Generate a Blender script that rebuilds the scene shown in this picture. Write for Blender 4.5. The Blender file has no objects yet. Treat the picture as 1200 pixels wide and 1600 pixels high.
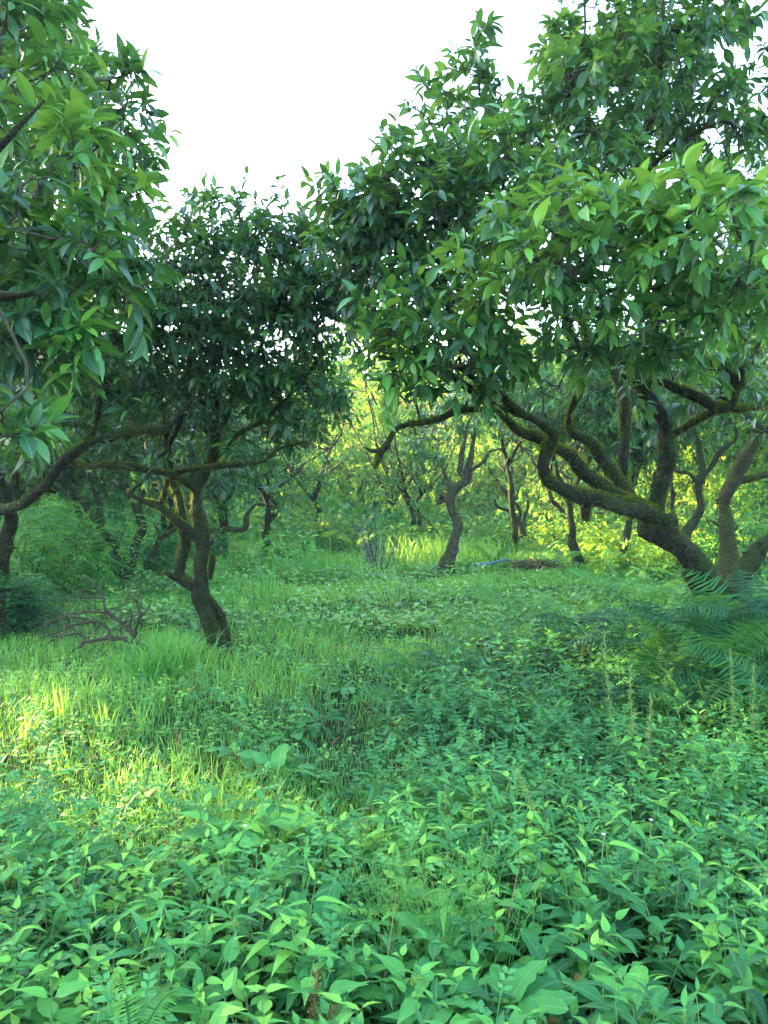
import bpy, math, random
import numpy as np

# ---------------------------------------------------------------- scene, camera, sky, sun
sc = bpy.context.scene
C = sc.collection
sc.render.engine = 'CYCLES'
sc.cycles.use_denoising = True
sc.cycles.max_bounces = 8
sc.cycles.diffuse_bounces = 4
sc.cycles.glossy_bounces = 2
sc.cycles.transmission_bounces = 4
sc.cycles.sample_clamp_indirect = 6.0
sc.view_settings.view_transform = 'Standard'
sc.view_settings.look = 'None'
sc.view_settings.exposure = 3.9
sc.view_settings.gamma = 1.0

EYE = 1.5
F = 1200.0                      # focal length in photo pixels (photo is 1200 x 1600)
HOR = 785.0                     # row of the horizon
cam_d = bpy.data.cameras.new('camera')
cam_d.sensor_fit = 'VERTICAL'
cam_d.sensor_height = 36.0
cam_d.lens = 27.0
cam_d.clip_end = 400.0
cam_d.clip_start = 0.05
cam = bpy.data.objects.new('camera', cam_d)
cam.location = (0, 0, EYE)
cam.rotation_euler = (math.radians(90) - math.atan((800 - HOR) / F), 0, 0)
C.objects.link(cam)
sc.camera = cam

SUN_EL = math.radians(15.0)
SUN_AZ = math.radians(-58.0)    # from the view direction (+Y), negative = left
SUN = np.array([math.sin(SUN_AZ) * math.cos(SUN_EL), math.cos(SUN_AZ) * math.cos(SUN_EL), math.sin(SUN_EL)])
w = bpy.data.worlds.new('World')
sc.world = w
w.use_nodes = True
nt = w.node_tree
nt.nodes.clear()
sky = nt.nodes.new('ShaderNodeTexSky')
sky.sky_type = 'NISHITA'
sky.sun_disc = False
sky.sun_elevation = SUN_EL
sky.sun_rotation = SUN_AZ
sky.dust_density = 2.0
sky.air_density = 1.0
sky.ozone_density = 1.2
bg = nt.nodes.new('ShaderNodeBackground')
bg.inputs['Strength'].default_value = 0.15
ow = nt.nodes.new('ShaderNodeOutputWorld')
nt.links.new(sky.outputs[0], bg.inputs[0])
nt.links.new(bg.outputs[0], ow.inputs[0])

sl = bpy.data.lights.new('sun', 'SUN')
sl.energy = 5.0
sl.angle = math.radians(0.5)
sl.color = (1.0, 0.79, 0.36)
so = bpy.data.objects.new('sun', sl)
from mathutils import Vector
so.rotation_euler = Vector((-SUN[0], -SUN[1], -SUN[2])).to_track_quat('-Z', 'Y').to_euler()
so.location = (-20, 20, 20)
C.objects.link(so)

# ---------------------------------------------------------------- helpers
R = np.random.RandomState
UP = np.array([0, 0, 1.0])

def nrm(a):
    return a / np.maximum(np.linalg.norm(a, axis=-1, keepdims=True), 1e-9)

def pn(x, y, z=0.0, s=1.0, k=0.0):
    """cheap smooth pseudo noise, about -1..1"""
    x = x * s; y = y * s; z = z * s
    return (np.sin(1.7 * x + 0.9 * y + 1.3 * z + k) + np.sin(-1.1 * x + 2.1 * y - 0.7 * z + 2.3 * k + 1.0)
            + np.sin(0.6 * x - 1.4 * y + 2.3 * z + 1.7 * k + 2.0) + np.sin(3.1 * x + 2.6 * y - 2.9 * z + k * 0.7)
            ) / 2.6

def ground(x, y):
    x = np.asarray(x, float); y = np.asarray(y, float)
    z = 0.25 * np.clip((y - 4.0) / 9.0, 0, 1)
    z = z + 0.10 * np.clip((x - 1.0) / 2.5, 0, 1) * np.clip((y - 3) / 2.0, 0, 1) * np.clip((12 - y) / 4, 0, 1)
    z = z + 0.25 * np.clip((-x - 4.2) / 3.0, 0, 1) * np.clip((y - 6) / 3.0, 0, 1)
    z = z + 0.035 * pn(x, y, 0, 0.9, 0.3) + 0.02 * pn(x, y, 0, 2.3, 1.3)
    return z

def g1(x, y):
    return float(ground(x, y))

def W(px, py, d):
    return np.array([(px - 600.0) / F * d, d, EYE + (HOR - py) / F * d])

class MB:
    """collects triangles and quads (as triangles) with one 'tint' value per vertex"""
    def __init__(s):
        s.v = []; s.f = []; s.t = []; s.u = []; s.n = 0; s.hasuv = False
    def add(s, v, f, t=0.5, uv=None):
        v = np.asarray(v, np.float32).reshape(-1, 3); f = np.asarray(f, np.int32).reshape(-1, 3)
        s.v.append(v); s.f.append(f + s.n)
        if np.isscalar(t):
            t = np.full(len(v), t, np.float32)
        s.t.append(np.asarray(t, np.float32)); s.n += len(v)
        if uv is None:
            uv = np.zeros((len(v), 2), np.float32)
        else:
            s.hasuv = True
        s.u.append(np.asarray(uv, np.float32))
    def build(s, name, mat, parent=None, origin=None):
        v = np.concatenate(s.v) if s.v else np.zeros((0, 3), np.float32)
        f = np.concatenate(s.f) if s.f else np.zeros((0, 3), np.int32)
        t = np.concatenate(s.t) if s.t else np.zeros(0, np.float32)
        if origin is not None:
            v = v - np.asarray(origin, np.float32)
        me = bpy.data.meshes.new(name)
        me.vertices.add(len(v)); me.vertices.foreach_set('co', v.ravel())
        me.loops.add(len(f) * 3); me.loops.foreach_set('vertex_index', f.ravel())
        me.polygons.add(len(f)); me.polygons.foreach_set('loop_start', np.arange(0, len(f) * 3, 3, dtype=np.int32))
        a = me.attributes.new('tint', 'FLOAT', 'POINT'); a.data.foreach_set('value', t)
        if s.hasuv:
            a = me.attributes.new('blade', 'FLOAT2', 'POINT'); a.data.foreach_set('vector', np.concatenate(s.u).ravel())
        me.update(calc_edges=True)
        me.materials.append(mat)
        o = bpy.data.objects.new(name, me)
        C.objects.link(o)
        if parent is not None:
            o.parent = parent
        elif origin is not None:
            o.location = origin
        return o

def tag(o, label=None, cat=None, group=None, kind=None):
    if label: o['label'] = label
    if cat: o['category'] = cat
    if group: o['group'] = group
    if kind: o['kind'] = kind
    return o

def empty(name, loc, label, cat, group=None):
    o = bpy.data.objects.new(name, None)
    o.location = loc
    o.empty_display_size = 0.2
    C.objects.link(o)
    return tag(o, label, cat, group)

def tubes(P, Rr, sides, lump=0.0, seed=0):
    """P (N,K,3) centre lines, Rr (N,K) radii -> verts, tris"""
    P = np.asarray(P, float); Rr = np.asarray(Rr, float)
    N, K, _ = P.shape
    T = nrm(np.gradient(P, axis=1))
    ref = np.zeros((N, 3)); ax = np.argmin(np.abs(T.mean(1)), axis=1); ref[np.arange(N), ax] = 1
    U = np.zeros((N, K, 3)); u = nrm(np.cross(T[:, 0], ref)); U[:, 0] = u
    for k in range(1, K):
        u = u - (u * T[:, k]).sum(-1, keepdims=True) * T[:, k]; u = nrm(u); U[:, k] = u
    V = np.cross(T, U)
    a = np.arange(sides) / sides * 2 * math.pi
    ca, sa = np.cos(a), np.sin(a)
    rad = Rr[:, :, None] * np.ones((1, 1, sides))
    ring = P[:, :, None, :] + rad[..., None] * (ca[None, None, :, None] * U[:, :, None, :] + sa[None, None, :, None] * V[:, :, None, :])
    if lump > 0:
        q = ring
        n = pn(q[..., 0], q[..., 1], q[..., 2], 7.0, seed) * 0.55 + pn(q[..., 0], q[..., 1], q[..., 2], 19.0, seed + 2) * 0.35 \
            + pn(q[..., 0], q[..., 1], q[..., 2], 47.0, seed + 5) * 0.18
        s_ = np.cumsum(np.linalg.norm(np.diff(P, axis=1, prepend=P[:, :1]), axis=-1), 1)[..., None]
        rg = .5 * np.sin(3 * a + 2.2 * s_ + seed) + .35 * np.sin(5 * a - 3.1 * s_ + 2 * seed) + .25 * np.sin(2 * a + 5 * s_)
        ring = P[:, :, None, :] + (ring - P[:, :, None, :]) * (.86 + lump * (n * .9 + .55 * rg)[..., None])
    verts = ring.reshape(-1, 3)
    i = np.arange(N)[:, None, None] * K * sides; k = np.arange(K - 1)[None, :, None] * sides
    s0 = np.arange(sides)[None, None, :]; s1 = (s0 + 1) % sides
    A = i + k + s0; B = i + k + s1; D = i + k + sides + s0; E = i + k + sides + s1
    f = np.concatenate([np.stack([A, B, E], -1).reshape(-1, 3), np.stack([A, E, D], -1).reshape(-1, 3)])
    # end caps: fan on last ring
    if sides >= 3:
        last = (np.arange(N)[:, None] * K * sides + (K - 1) * sides)
        cap = np.stack([np.repeat(last, sides - 2, 1), last + np.arange(1, sides - 1), last + np.arange(2, sides)], -1).reshape(-1, 3)
        f = np.concatenate([f, cap])
    return verts, f

def spline(pts, step):
    """Catmull-Rom through (M,4) points xyz+r, spaced about `step`"""
    p = np.asarray(pts, float)
    p = np.vstack([2 * p[0] - p[1], p, 2 * p[-1] - p[-2]])
    out = []
    for i in range(1, len(p) - 2):
        n = max(2, int(np.linalg.norm(p[i + 1, :3] - p[i, :3]) / step))
        t = (np.arange(n) / n)[:, None]
        out.append(0.5 * (2 * p[i] + (p[i + 1] - p[i - 1]) * t + (2 * p[i - 1] - 5 * p[i] + 4 * p[i + 1] - p[i + 2]) * t ** 2
                          + (3 * p[i] - p[i - 1] - 3 * p[i + 1] + p[i + 2]) * t ** 3))
    out.append(p[-2][None])
    q = np.vstack(out)
    q[:, 3] = np.maximum(q[:, 3], 0.002)
    return q

# leaf templates: (u along, v across, w off the blade) + triangles
def strip_template(us, ws, fold=0.25, curl=0.0, wave=0.0):
    v = []; f = []
    idx = []
    for i, (u, ww) in enumerate(zip(us, ws)):
        if ww <= 0:
            idx.append((len(v),)); v.append((u, 0, 0))
        else:
            b = len(v); idx.append((b, b + 1, b + 2))
            wv = wave * math.sin(i * 2.4)
            v += [(u, -ww, fold * ww + wv), (u, 0, 0), (u, ww, fold * ww - wv)]
    for a, b in zip(idx[:-1], idx[1:]):
        if len(a) == 1 and len(b) == 3:
            f += [(a[0], b[1], b[0]), (a[0], b[2], b[1])]
        elif len(a) == 3 and len(b) == 1:
            f += [(a[0], a[1], b[0]), (a[1], a[2], b[0])]
        elif len(a) == 3:
            f += [(a[0], a[1], b[1]), (a[0], b[1], b[0]), (a[1], a[2], b[2]), (a[1], b[2], b[1])]
    return np.array(v, float), np.array(f)

T_LEAF = strip_template([0, .1, .3, .52, .74, .9, 1.04], [.03, .16, .42, .5, .4, .2, 0], .28)
T_MID = strip_template([0, .28, .6, .85, 1.03], [0, .42, .46, .22, 0], .28)
T_LOW = (np.array([(0, 0, 0), (.45, -.48, .1), (.45, .48, .1), (1, 0, 0)], float), np.array([(0, 3, 1), (0, 2, 3)]))
T_OVATE = strip_template([-.14, 0, .08, .25, .48, .7, .88, 1.03], [.02, .03, .34, .5, .42, .22, .08, 0], .3)
T_OVMID = strip_template([0, .18, .45, .75, 1.03], [.04, .48, .42, .14, 0], .3)
T_BROAD = strip_template([-.45, -.1, 0, .12, .3, .45, .6, .75, .88, .97, 1.02], [.05, .05, .18, .40, .50, .5, .49, .45, .36, .2, 0], .16, wave=.11)

_u = [0.0]; _w = [.35]
for _k in range(9):
    _e = (1 - (_k / 9.5) ** 1.8)
    _u += [.05 + _k * .103, .085 + _k * .103]; _w += [.5 * _e, .26 * _e]
T_PINNA = strip_template(_u + [1.0], _w + [0], .2)

def leaves(mb, tm, P, D, N, L, Wd, droop, tint):
    """P base, D direction, N blade normal, L length, Wd width, droop"""
    tv, tf = tm
    M = len(P)
    if M == 0: return
    D = nrm(D); N = nrm(N - (N * D).sum(-1, keepdims=True) * D); S = np.cross(D, N)
    L = np.broadcast_to(L, (M,)); Wd = np.broadcast_to(Wd, (M,)); droop = np.broadcast_to(droop, (M,))
    u = tv[:, 0][None]; v = tv[:, 1][None]; ww = tv[:, 2][None]
    X = P[:, None] + D[:, None] * (u * L[:, None])[..., None] + S[:, None] * (v * Wd[:, None])[..., None] \
        + N[:, None] * (ww * Wd[:, None] - droop[:, None] * u * np.abs(u) * L[:, None])[..., None]
    n = tv.shape[0]
    f = (tf[None] + (np.arange(M) * n)[:, None, None]).reshape(-1, 3)
    mb.add(X.reshape(-1, 3), f, np.repeat(np.broadcast_to(tint, (M,)), n), np.tile(tv[:, :2], (M, 1)) if n > 4 else None)

def rdir(rs, n):
    return nrm(rs.normal(size=(n, 3)))

# shafts of sun: foliage standing in these lines towards the sun is cut away to light chosen spots
SHAFTS = [(np.array(p, float), r) for p, r in [
    ((-1.95, 4.5, 0.15), .23), ((-1.45, 4.6, 0.15), .10), ((-1.7, 3.45, 0.15), .14),
    ((-2.9, 5.9, 0.3), .10), ((-2.2, 7.4, 1.8), .28), ((-1.8, 7.4, 1.85), .25), ((-1.75, 7.4, 1.5), .15),
    ((0.2, 25.0, 4.6), 2.6), ((1.4, 23.0, 3.6), 1.8), ((-1.2, 19.0, 2.8), .9), ((3.4, 14.5, 1.9), .4), ((5.4, 21.0, 2.2), 1.6), ((4.4, 15.0, .6), .9), ((5.2, 12.5, .6), .7),
    ((8.0, 18.0, 2.0), 1.8), ((6.6, 14.5, 1.0), 1.0), ((3.4, 19.0, .9), .5), ((5.0, 12.0, 1.8), .25), ((5.0, 19.0, .9), 1.0), ((3.5, 30.0, 5.0), 2.0), ((10.0, 24.0, 3.0), 1.8),
    ((1.0, 15.2, .5), .5), ((1.4, 14.0, 1.9), .25), ((3.0, 7.0, 2.75), .12), ((0.9, 5.6, 0.8), .08), ((1.9, 6.0, .6), .12), ((-.55, 3.4, .3), .12), ((-.2, 13.5, 3.3), .3), ((4.2, 8.0, 2.6), .15)
]]

def keep_mask(P, own=0.0, extra=0.0):
    """False where a point stands in a shaft (at least `own` metres up it)"""
    m = np.ones(len(P), bool)
    for c, r in SHAFTS:
        q = P - c
        t = q @ SUN
        d = np.linalg.norm(q - t[:, None] * SUN, axis=1)
        m &= ~((t > max(0.7, r * 1.2)) & (d < (r + extra * (.34 if r < .5 else 1)) * (1 + .25 * pn(P[:, 0], P[:, 1], P[:, 2], 2.1, 1))))
    return m

# ---------------------------------------------------------------- materials
def new_mat(name):
    m = bpy.data.materials.new(name); m.use_nodes = True
    t = m.node_tree; t.nodes.clear()
    out = t.nodes.new('ShaderNodeOutputMaterial')
    return m, t, out

def ramp(t, fac, stops):
    r = t.nodes.new('ShaderNodeValToRGB')
    while len(r.color_ramp.elements) < len(stops): r.color_ramp.elements.new(0.5)
    for e, (p, c) in zip(r.color_ramp.elements, stops):
        e.position = p; e.color = (*c, 1)
    t.links.new(fac, r.inputs[0])
    return r.outputs[0]

def noise(t, scale, detail=3, vec=None, rough=.55):
    n = t.nodes.new('ShaderNodeTexNoise'); n.inputs['Scale'].default_value = scale; n.inputs['Detail'].default_value = detail
    n.inputs['Roughness'].default_value = rough
    if vec is None:
        g = t.nodes.new('ShaderNodeNewGeometry'); vec = g.outputs['Position']
    t.links.new(vec, n.inputs['Vector'])
    return n.outputs[0]

def math_(t, op, a, b, clamp=False):
    n = t.nodes.new('ShaderNodeMath'); n.operation = op; n.use_clamp = clamp
    for i, x in enumerate((a, b)):
        if isinstance(x, (int, float)): n.inputs[i].default_value = x
        else: t.links.new(x, n.inputs[i])
    return n.outputs[0]

def leaf_mat(name, stops, trans, tf=.35, rough=.4, spec=.45, patch=.35, pscale=.7, veins=0.0):
    m, t, out = new_mat(name)
    at = t.nodes.new('ShaderNodeAttribute'); at.attribute_name = 'tint'
    nz = noise(t, pscale, 2)
    fac = math_(t, 'ADD', at.outputs['Fac'], math_(t, 'MULTIPLY', math_(t, 'SUBTRACT', nz, .5), patch), True)
    col = ramp(t, fac, stops)
    fine = noise(t, 45, 2)
    mx = t.nodes.new('ShaderNodeMix'); mx.data_type = 'RGBA'; mx.blend_type = 'MULTIPLY'
    mx.inputs[0].default_value = .35
    t.links.new(col, mx.inputs[6]); t.links.new(ramp(t, fine, [(.3, (.6, .6, .6)), (.7, (1, 1, 1))]), mx.inputs[7])
    p = t.nodes.new('ShaderNodeBsdfPrincipled')
    base = mx.outputs[2]
    if veins > 0:
        bl = t.nodes.new('ShaderNodeAttribute'); bl.attribute_name = 'blade'
        sx = t.nodes.new('ShaderNodeSeparateXYZ'); t.links.new(bl.outputs['Vector'], sx.inputs[0])
        av = math_(t, 'ABSOLUTE', sx.outputs[1], 0)
        rib = math_(t, 'SUBTRACT', 1.0, math_(t, 'MULTIPLY', av, 16.0), True)
        side = math_(t, 'SINE', math_(t, 'MULTIPLY', math_(t, 'SUBTRACT', sx.outputs[0], math_(t, 'MULTIPLY', av, .55)), 62.0), 0)
        side = math_(t, 'MULTIPLY', math_(t, 'SUBTRACT', side, .80, True), 3.5, True)
        vn = math_(t, 'MAXIMUM', math_(t, 'MULTIPLY', rib, .8), math_(t, 'MULTIPLY', side, .45))
        m2 = t.nodes.new('ShaderNodeMix'); m2.data_type = 'RGBA'
        t.links.new(math_(t, 'MULTIPLY', vn, veins), m2.inputs[0]); t.links.new(base, m2.inputs[6]); m2.inputs[7].default_value = (.20, .36, .12, 1)
        # brown spots and bitten edges of older leaves
        sp = ramp(t, noise(t, 38, 3), [(.70, (0, 0, 0)), (.74, (1, 1, 1))])
        m3 = t.nodes.new('ShaderNodeMix'); m3.data_type = 'RGBA'
        t.links.new(math_(t, 'MULTIPLY', sp, .7), m3.inputs[0]); t.links.new(m2.outputs[2], m3.inputs[6]); m3.inputs[7].default_value = (.10, .09, .03, 1)
        base = m3.outputs[2]
        bp = t.nodes.new('ShaderNodeBump'); bp.inputs['Strength'].default_value = .5; bp.inputs['Distance'].default_value = .003
        t.links.new(math_(t, 'SUBTRACT', noise(t, 60, 2), vn), bp.inputs['Height']); t.links.new(bp.outputs[0], p.inputs['Normal'])
    t.links.new(base, p.inputs['Base Color'])
    p.inputs['Roughness'].default_value = rough
    p.inputs['Specular IOR Level'].default_value = spec
    tr = t.nodes.new('ShaderNodeBsdfTranslucent')
    tc = ramp(t, fac, trans); t.links.new(tc, tr.inputs[0])
    ms = t.nodes.new('ShaderNodeMixShader'); ms.inputs[0].default_value = tf
    t.links.new(p.outputs[0], ms.inputs[1]); t.links.new(tr.outputs[0], ms.inputs[2])
    t.links.new(ms.outputs[0], out.inputs[0])
    return m

def bark_mat(name, dark, pale, moss, moss2, amount=.5, fine=60):
    m, t, out = new_mat(name)
    g = t.nodes.new('ShaderNodeNewGeometry')
    sep = t.nodes.new('ShaderNodeSeparateXYZ'); t.links.new(g.outputs['Normal'], sep.inputs[0])
    big = noise(t, 3.0, 4)
    bark = ramp(t, noise(t, 16, 8, rough=.75), [(.40, dark), (.58, pale), (.66, tuple(min(1, c * 2.2) for c in pale))])
    mossc = ramp(t, noise(t, fine, 4), [(.3, moss), (.7, moss2)])
    f = math_(t, 'ADD', math_(t, 'MULTIPLY', sep.outputs[2], .6), math_(t, 'MULTIPLY', math_(t, 'SUBTRACT', big, .5), 2.2))
    f = math_(t, 'ADD', f, math_(t, 'ADD', math_(t, 'MULTIPLY', math_(t, 'SUBTRACT', noise(t, 14, 4), .5), 1.6), amount))
    fac = math_(t, 'ADD', f, 0.0, True)
    mx = t.nodes.new('ShaderNodeMix'); mx.data_type = 'RGBA'
    t.links.new(fac, mx.inputs[0]); t.links.new(bark, mx.inputs[6]); t.links.new(mossc, mx.inputs[7])
    p = t.nodes.new('ShaderNodeBsdfPrincipled'); p.inputs['Roughness'].default_value = .9
    p.inputs['Specular IOR Level'].default_value = .2
    t.links.new(mx.outputs[2], p.inputs['Base Color'])
    b = t.nodes.new('ShaderNodeBump'); b.inputs['Strength'].default_value = 1.0; b.inputs['Distance'].default_value = .09
    t.links.new(math_(t, 'ADD', noise(t, 28, 6, rough=.7), noise(t, 90, 3)), b.inputs['Height'])
    t.links.new(b.outputs[0], p.inputs['Normal'])
    t.links.new(p.outputs[0], out.inputs[0])
    return m

def plain_mat(name, stops, scale=12, rough=.8, bump=.3, spec=.3):
    m, t, out = new_mat(name)
    p = t.nodes.new('ShaderNodeBsdfPrincipled'); p.inputs['Roughness'].default_value = rough
    p.inputs['Specular IOR Level'].default_value = spec
    n = noise(t, scale, 6)
    t.links.new(ramp(t, n, stops), p.inputs['Base Color'])
    b = t.nodes.new('ShaderNodeBump'); b.inputs['Strength'].default_value = bump; b.inputs['Distance'].default_value = .05
    t.links.new(noise(t, scale * 3, 6), b.inputs['Height']); t.links.new(b.outputs[0], p.inputs['Normal'])
    t.links.new(p.outputs[0], out.inputs[0])
    return m

TR = [(0, (.05, .17, .02)), (.5, (.12, .30, .03)), (1, (.30, .46, .05))]
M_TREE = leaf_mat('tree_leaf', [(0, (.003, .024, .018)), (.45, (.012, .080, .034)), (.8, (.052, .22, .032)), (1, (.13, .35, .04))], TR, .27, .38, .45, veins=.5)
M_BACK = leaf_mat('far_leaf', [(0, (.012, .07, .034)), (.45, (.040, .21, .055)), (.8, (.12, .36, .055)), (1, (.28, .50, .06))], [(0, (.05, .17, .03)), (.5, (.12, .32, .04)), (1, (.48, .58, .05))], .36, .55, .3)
M_HERB = leaf_mat('herb_leaf', [(0, (.008, .070, .028)), (.45, (.030, .20, .050)), (.8, (.105, .38, .058)), (1, (.23, .52, .07))],
                  [(0, (.08, .26, .03)), (.5, (.16, .42, .05)), (1, (.34, .55, .06))], .28, .55, .25, .7, 1.1, veins=.6)
M_GRASS = leaf_mat('grass_blade', [(0, (.018, .13, .035)), (.45, (.070, .32, .058)), (.8, (.15, .44, .07)), (1, (.30, .52, .08))],
                   [(0, (.10, .28, .03)), (.5, (.20, .42, .04)), (1, (.42, .55, .06))], .36, .5, .3, .9, .9)
M_MUG = leaf_mat('silvery_leaf', [(0, (.025, .15, .045)), (.5, (.065, .28, .075)), (1, (.14, .40, .10))],
                 [(0, (.10, .28, .06)), (1, (.25, .42, .10))], .3, .6, .3)
M_FERN = leaf_mat('fern_leaf', [(0, (.006, .045, .024)), (.5, (.024, .14, .040)), (1, (.10, .34, .05))],
                  [(0, (.04, .15, .02)), (.5, (.10, .28, .03)), (1, (.28, .45, .05))], .34, .6, .2)
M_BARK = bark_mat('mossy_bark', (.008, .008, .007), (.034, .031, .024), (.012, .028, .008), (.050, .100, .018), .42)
M_BARK2 = bark_mat('lit_mossy_bark', (.02, .018, .012), (.07, .06, .042), (.028, .046, .01), (.08, .12, .022), .55)  # paler copy of the mossy bark, sunlit look put into its colour
M_GREYBARK = bark_mat('grey_bark', (.03, .028, .022), (.13, .12, .10), (.03, .05, .01), (.08, .12, .02), .35)
M_TWIG = plain_mat('twig_bark', [(.3, (.012, .014, .010)), (.7, (.05, .05, .03))], 30)
M_STEM = plain_mat('green_stem', [(.3, (.05, .14, .03)), (.7, (.12, .24, .06))], 20, .5)
M_MOSS = leaf_mat('moss_tuft', [(0, (.012, .026, .006)), (.5, (.03, .058, .012)), (1, (.06, .10, .018))],
                  [(0, (.10, .13, .01)), (1, (.36, .44, .03))], .45, .9, .05)
M_DEAD = plain_mat('dead_wood', [(.3, (.014, .015, .007)), (.7, (.058, .062, .034))], 25)
M_SOIL = plain_mat('soil', [(.3, (.012, .022, .010)), (.55, (.022, .05, .016)), (.75, (.04, .10, .025))], 3.0, .95, .5, .1)
M_RUST = leaf_mat('dry_leaf', [(0, (.07, .05, .02)), (.5, (.17, .13, .05)), (1, (.34, .29, .11))], [(0, (.2, .1, .03)), (1, (.5, .35, .1))], .25, .7, .2)
M_SEED = leaf_mat('seed_head', [(0, (.06, .14, .04)), (.5, (.13, .24, .06)), (1, (.26, .32, .09))], [(0, (.2, .3, .05)), (1, (.4, .4, .08))], .3, .6, .3)
M_PURP = leaf_mat('purple_leaf', [(0, (.06, .08, .07)), (.5, (.13, .14, .13)), (1, (.22, .22, .20))], [(0, (.1, .1, .1)), (1, (.2, .2, .16))], .25, .7, .2)
M_PIPE = plain_mat('blue_plastic', [(.3, (.015, .07, .12)), (.7, (.05, .15, .22))], 9, .4, .05, .5)
M_WHITE = plain_mat('white_petal', [(.3, (.7, .72, .7)), (.7, (.85, .85, .8))], 9, .5, .05, .3)

# ---------------------------------------------------------------- ground
def make_ground():
    xs = np.concatenate([np.linspace(-160, -22, 12), np.linspace(-20, 20, 161), np.linspace(22, 160, 12)])
    ys = np.concatenate([np.linspace(-12, 0, 6), np.linspace(.3, 34, 180), np.linspace(36, 260, 16)])
    X, Y = np.meshgrid(xs, ys)
    Z = ground(X, Y)
    V = np.stack([X, Y, Z], -1).reshape(-1, 3)
    nx = len(xs); i, j = np.meshgrid(np.arange(nx - 1), np.arange(len(ys) - 1))
    a = (j * nx + i).ravel()
    f = np.concatenate([np.stack([a, a + 1, a + nx + 1], -1), np.stack([a, a + nx + 1, a + nx], -1)])
    mb = MB(); mb.add(V, f)
    tag(mb.build('ground', M_SOIL), kind='structure')
make_ground()

# ---------------------------------------------------------------- trees
def limb_world(l, ws=1.0):
    return np.array([[*W(px, py, d), wd * ws * .40 / F * d] for px, py, d, wd in l])

def grow(nodes, targets, rs, wig=.12):
    """join every target to the nearest wood; returns segments as (N,K,3) and node bookkeeping"""
    K = 6
    cap = len(nodes) + len(targets) * (K - 1)
    P = np.zeros((cap, 3)); P[:len(nodes)] = nodes
    par = np.full(cap, -1); n0 = len(nodes); n = n0
    from mathutils import kdtree
    kd = kdtree.KDTree(n0)
    for i in range(n0): kd.insert(nodes[i], i)
    kd.balance()
    dist = np.array([kd.find(t)[2] for t in targets])
    order = np.argsort(dist)
    paths = []
    jit = rs.normal(size=(len(targets), 3)) * wig
    jit2 = rs.normal(size=(len(targets), K, 3)) * wig * .25
    tt = np.linspace(0, 1, K)[:, None]
    for oi in order:
        t = targets[oi]
        d2 = ((P[:n] - t) ** 2).sum(1)
        j = int(np.argmin(d2)); a = P[j]; L = math.sqrt(d2[j])
        if L < .03: continue
        path = a + (t - a) * tt + np.sin(tt * math.pi) * jit[oi] * L + jit2[oi] * L * np.sin(tt * math.pi)
        path[:, 2] -= (np.sin(tt * math.pi) * .10 * L)[:, 0]
        idx = [j]
        for k in range(1, K):
            P[n] = path[k]; par[n] = idx[-1]; idx.append(n); n += 1
        paths.append(idx)
    cnt = np.zeros(n)
    paths = np.array(paths)
    cnt[paths[:, -1]] = 1
    for i in range(n - 1, n0 - 1, -1):
        if par[i] >= 0: cnt[par[i]] += cnt[i]
    return P[:n], paths, cnt, n0

def sample_crown(crowns, dens, rs, gap=.25):
    out = []; outc = []
    for c in crowns:
        c = tuple(c)
        cx, cy, d, rx, rz, ry = c[:6]
        ctr = W(cx, cy, d); r = np.array([rx / F * d, ry, rz / F * d])
        n = int(dens * (c[6] if len(c) > 6 else 1) * 4.19 * r.prod()) + 4
        p = rdir(rs, n) * (rs.rand(n, 1) ** .30) * (1 + .17 * rs.normal(size=(n, 1)))
        q = ctr + p * r
        m = pn(q[:, 0], q[:, 1], q[:, 2], 2.6, rs.rand() * 9) > -1 + gap * 1.6
        out.append(q[m]); outc.append(np.repeat(ctr[None], m.sum(), 0))
    return np.vstack(out), np.vstack(outc)

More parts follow.
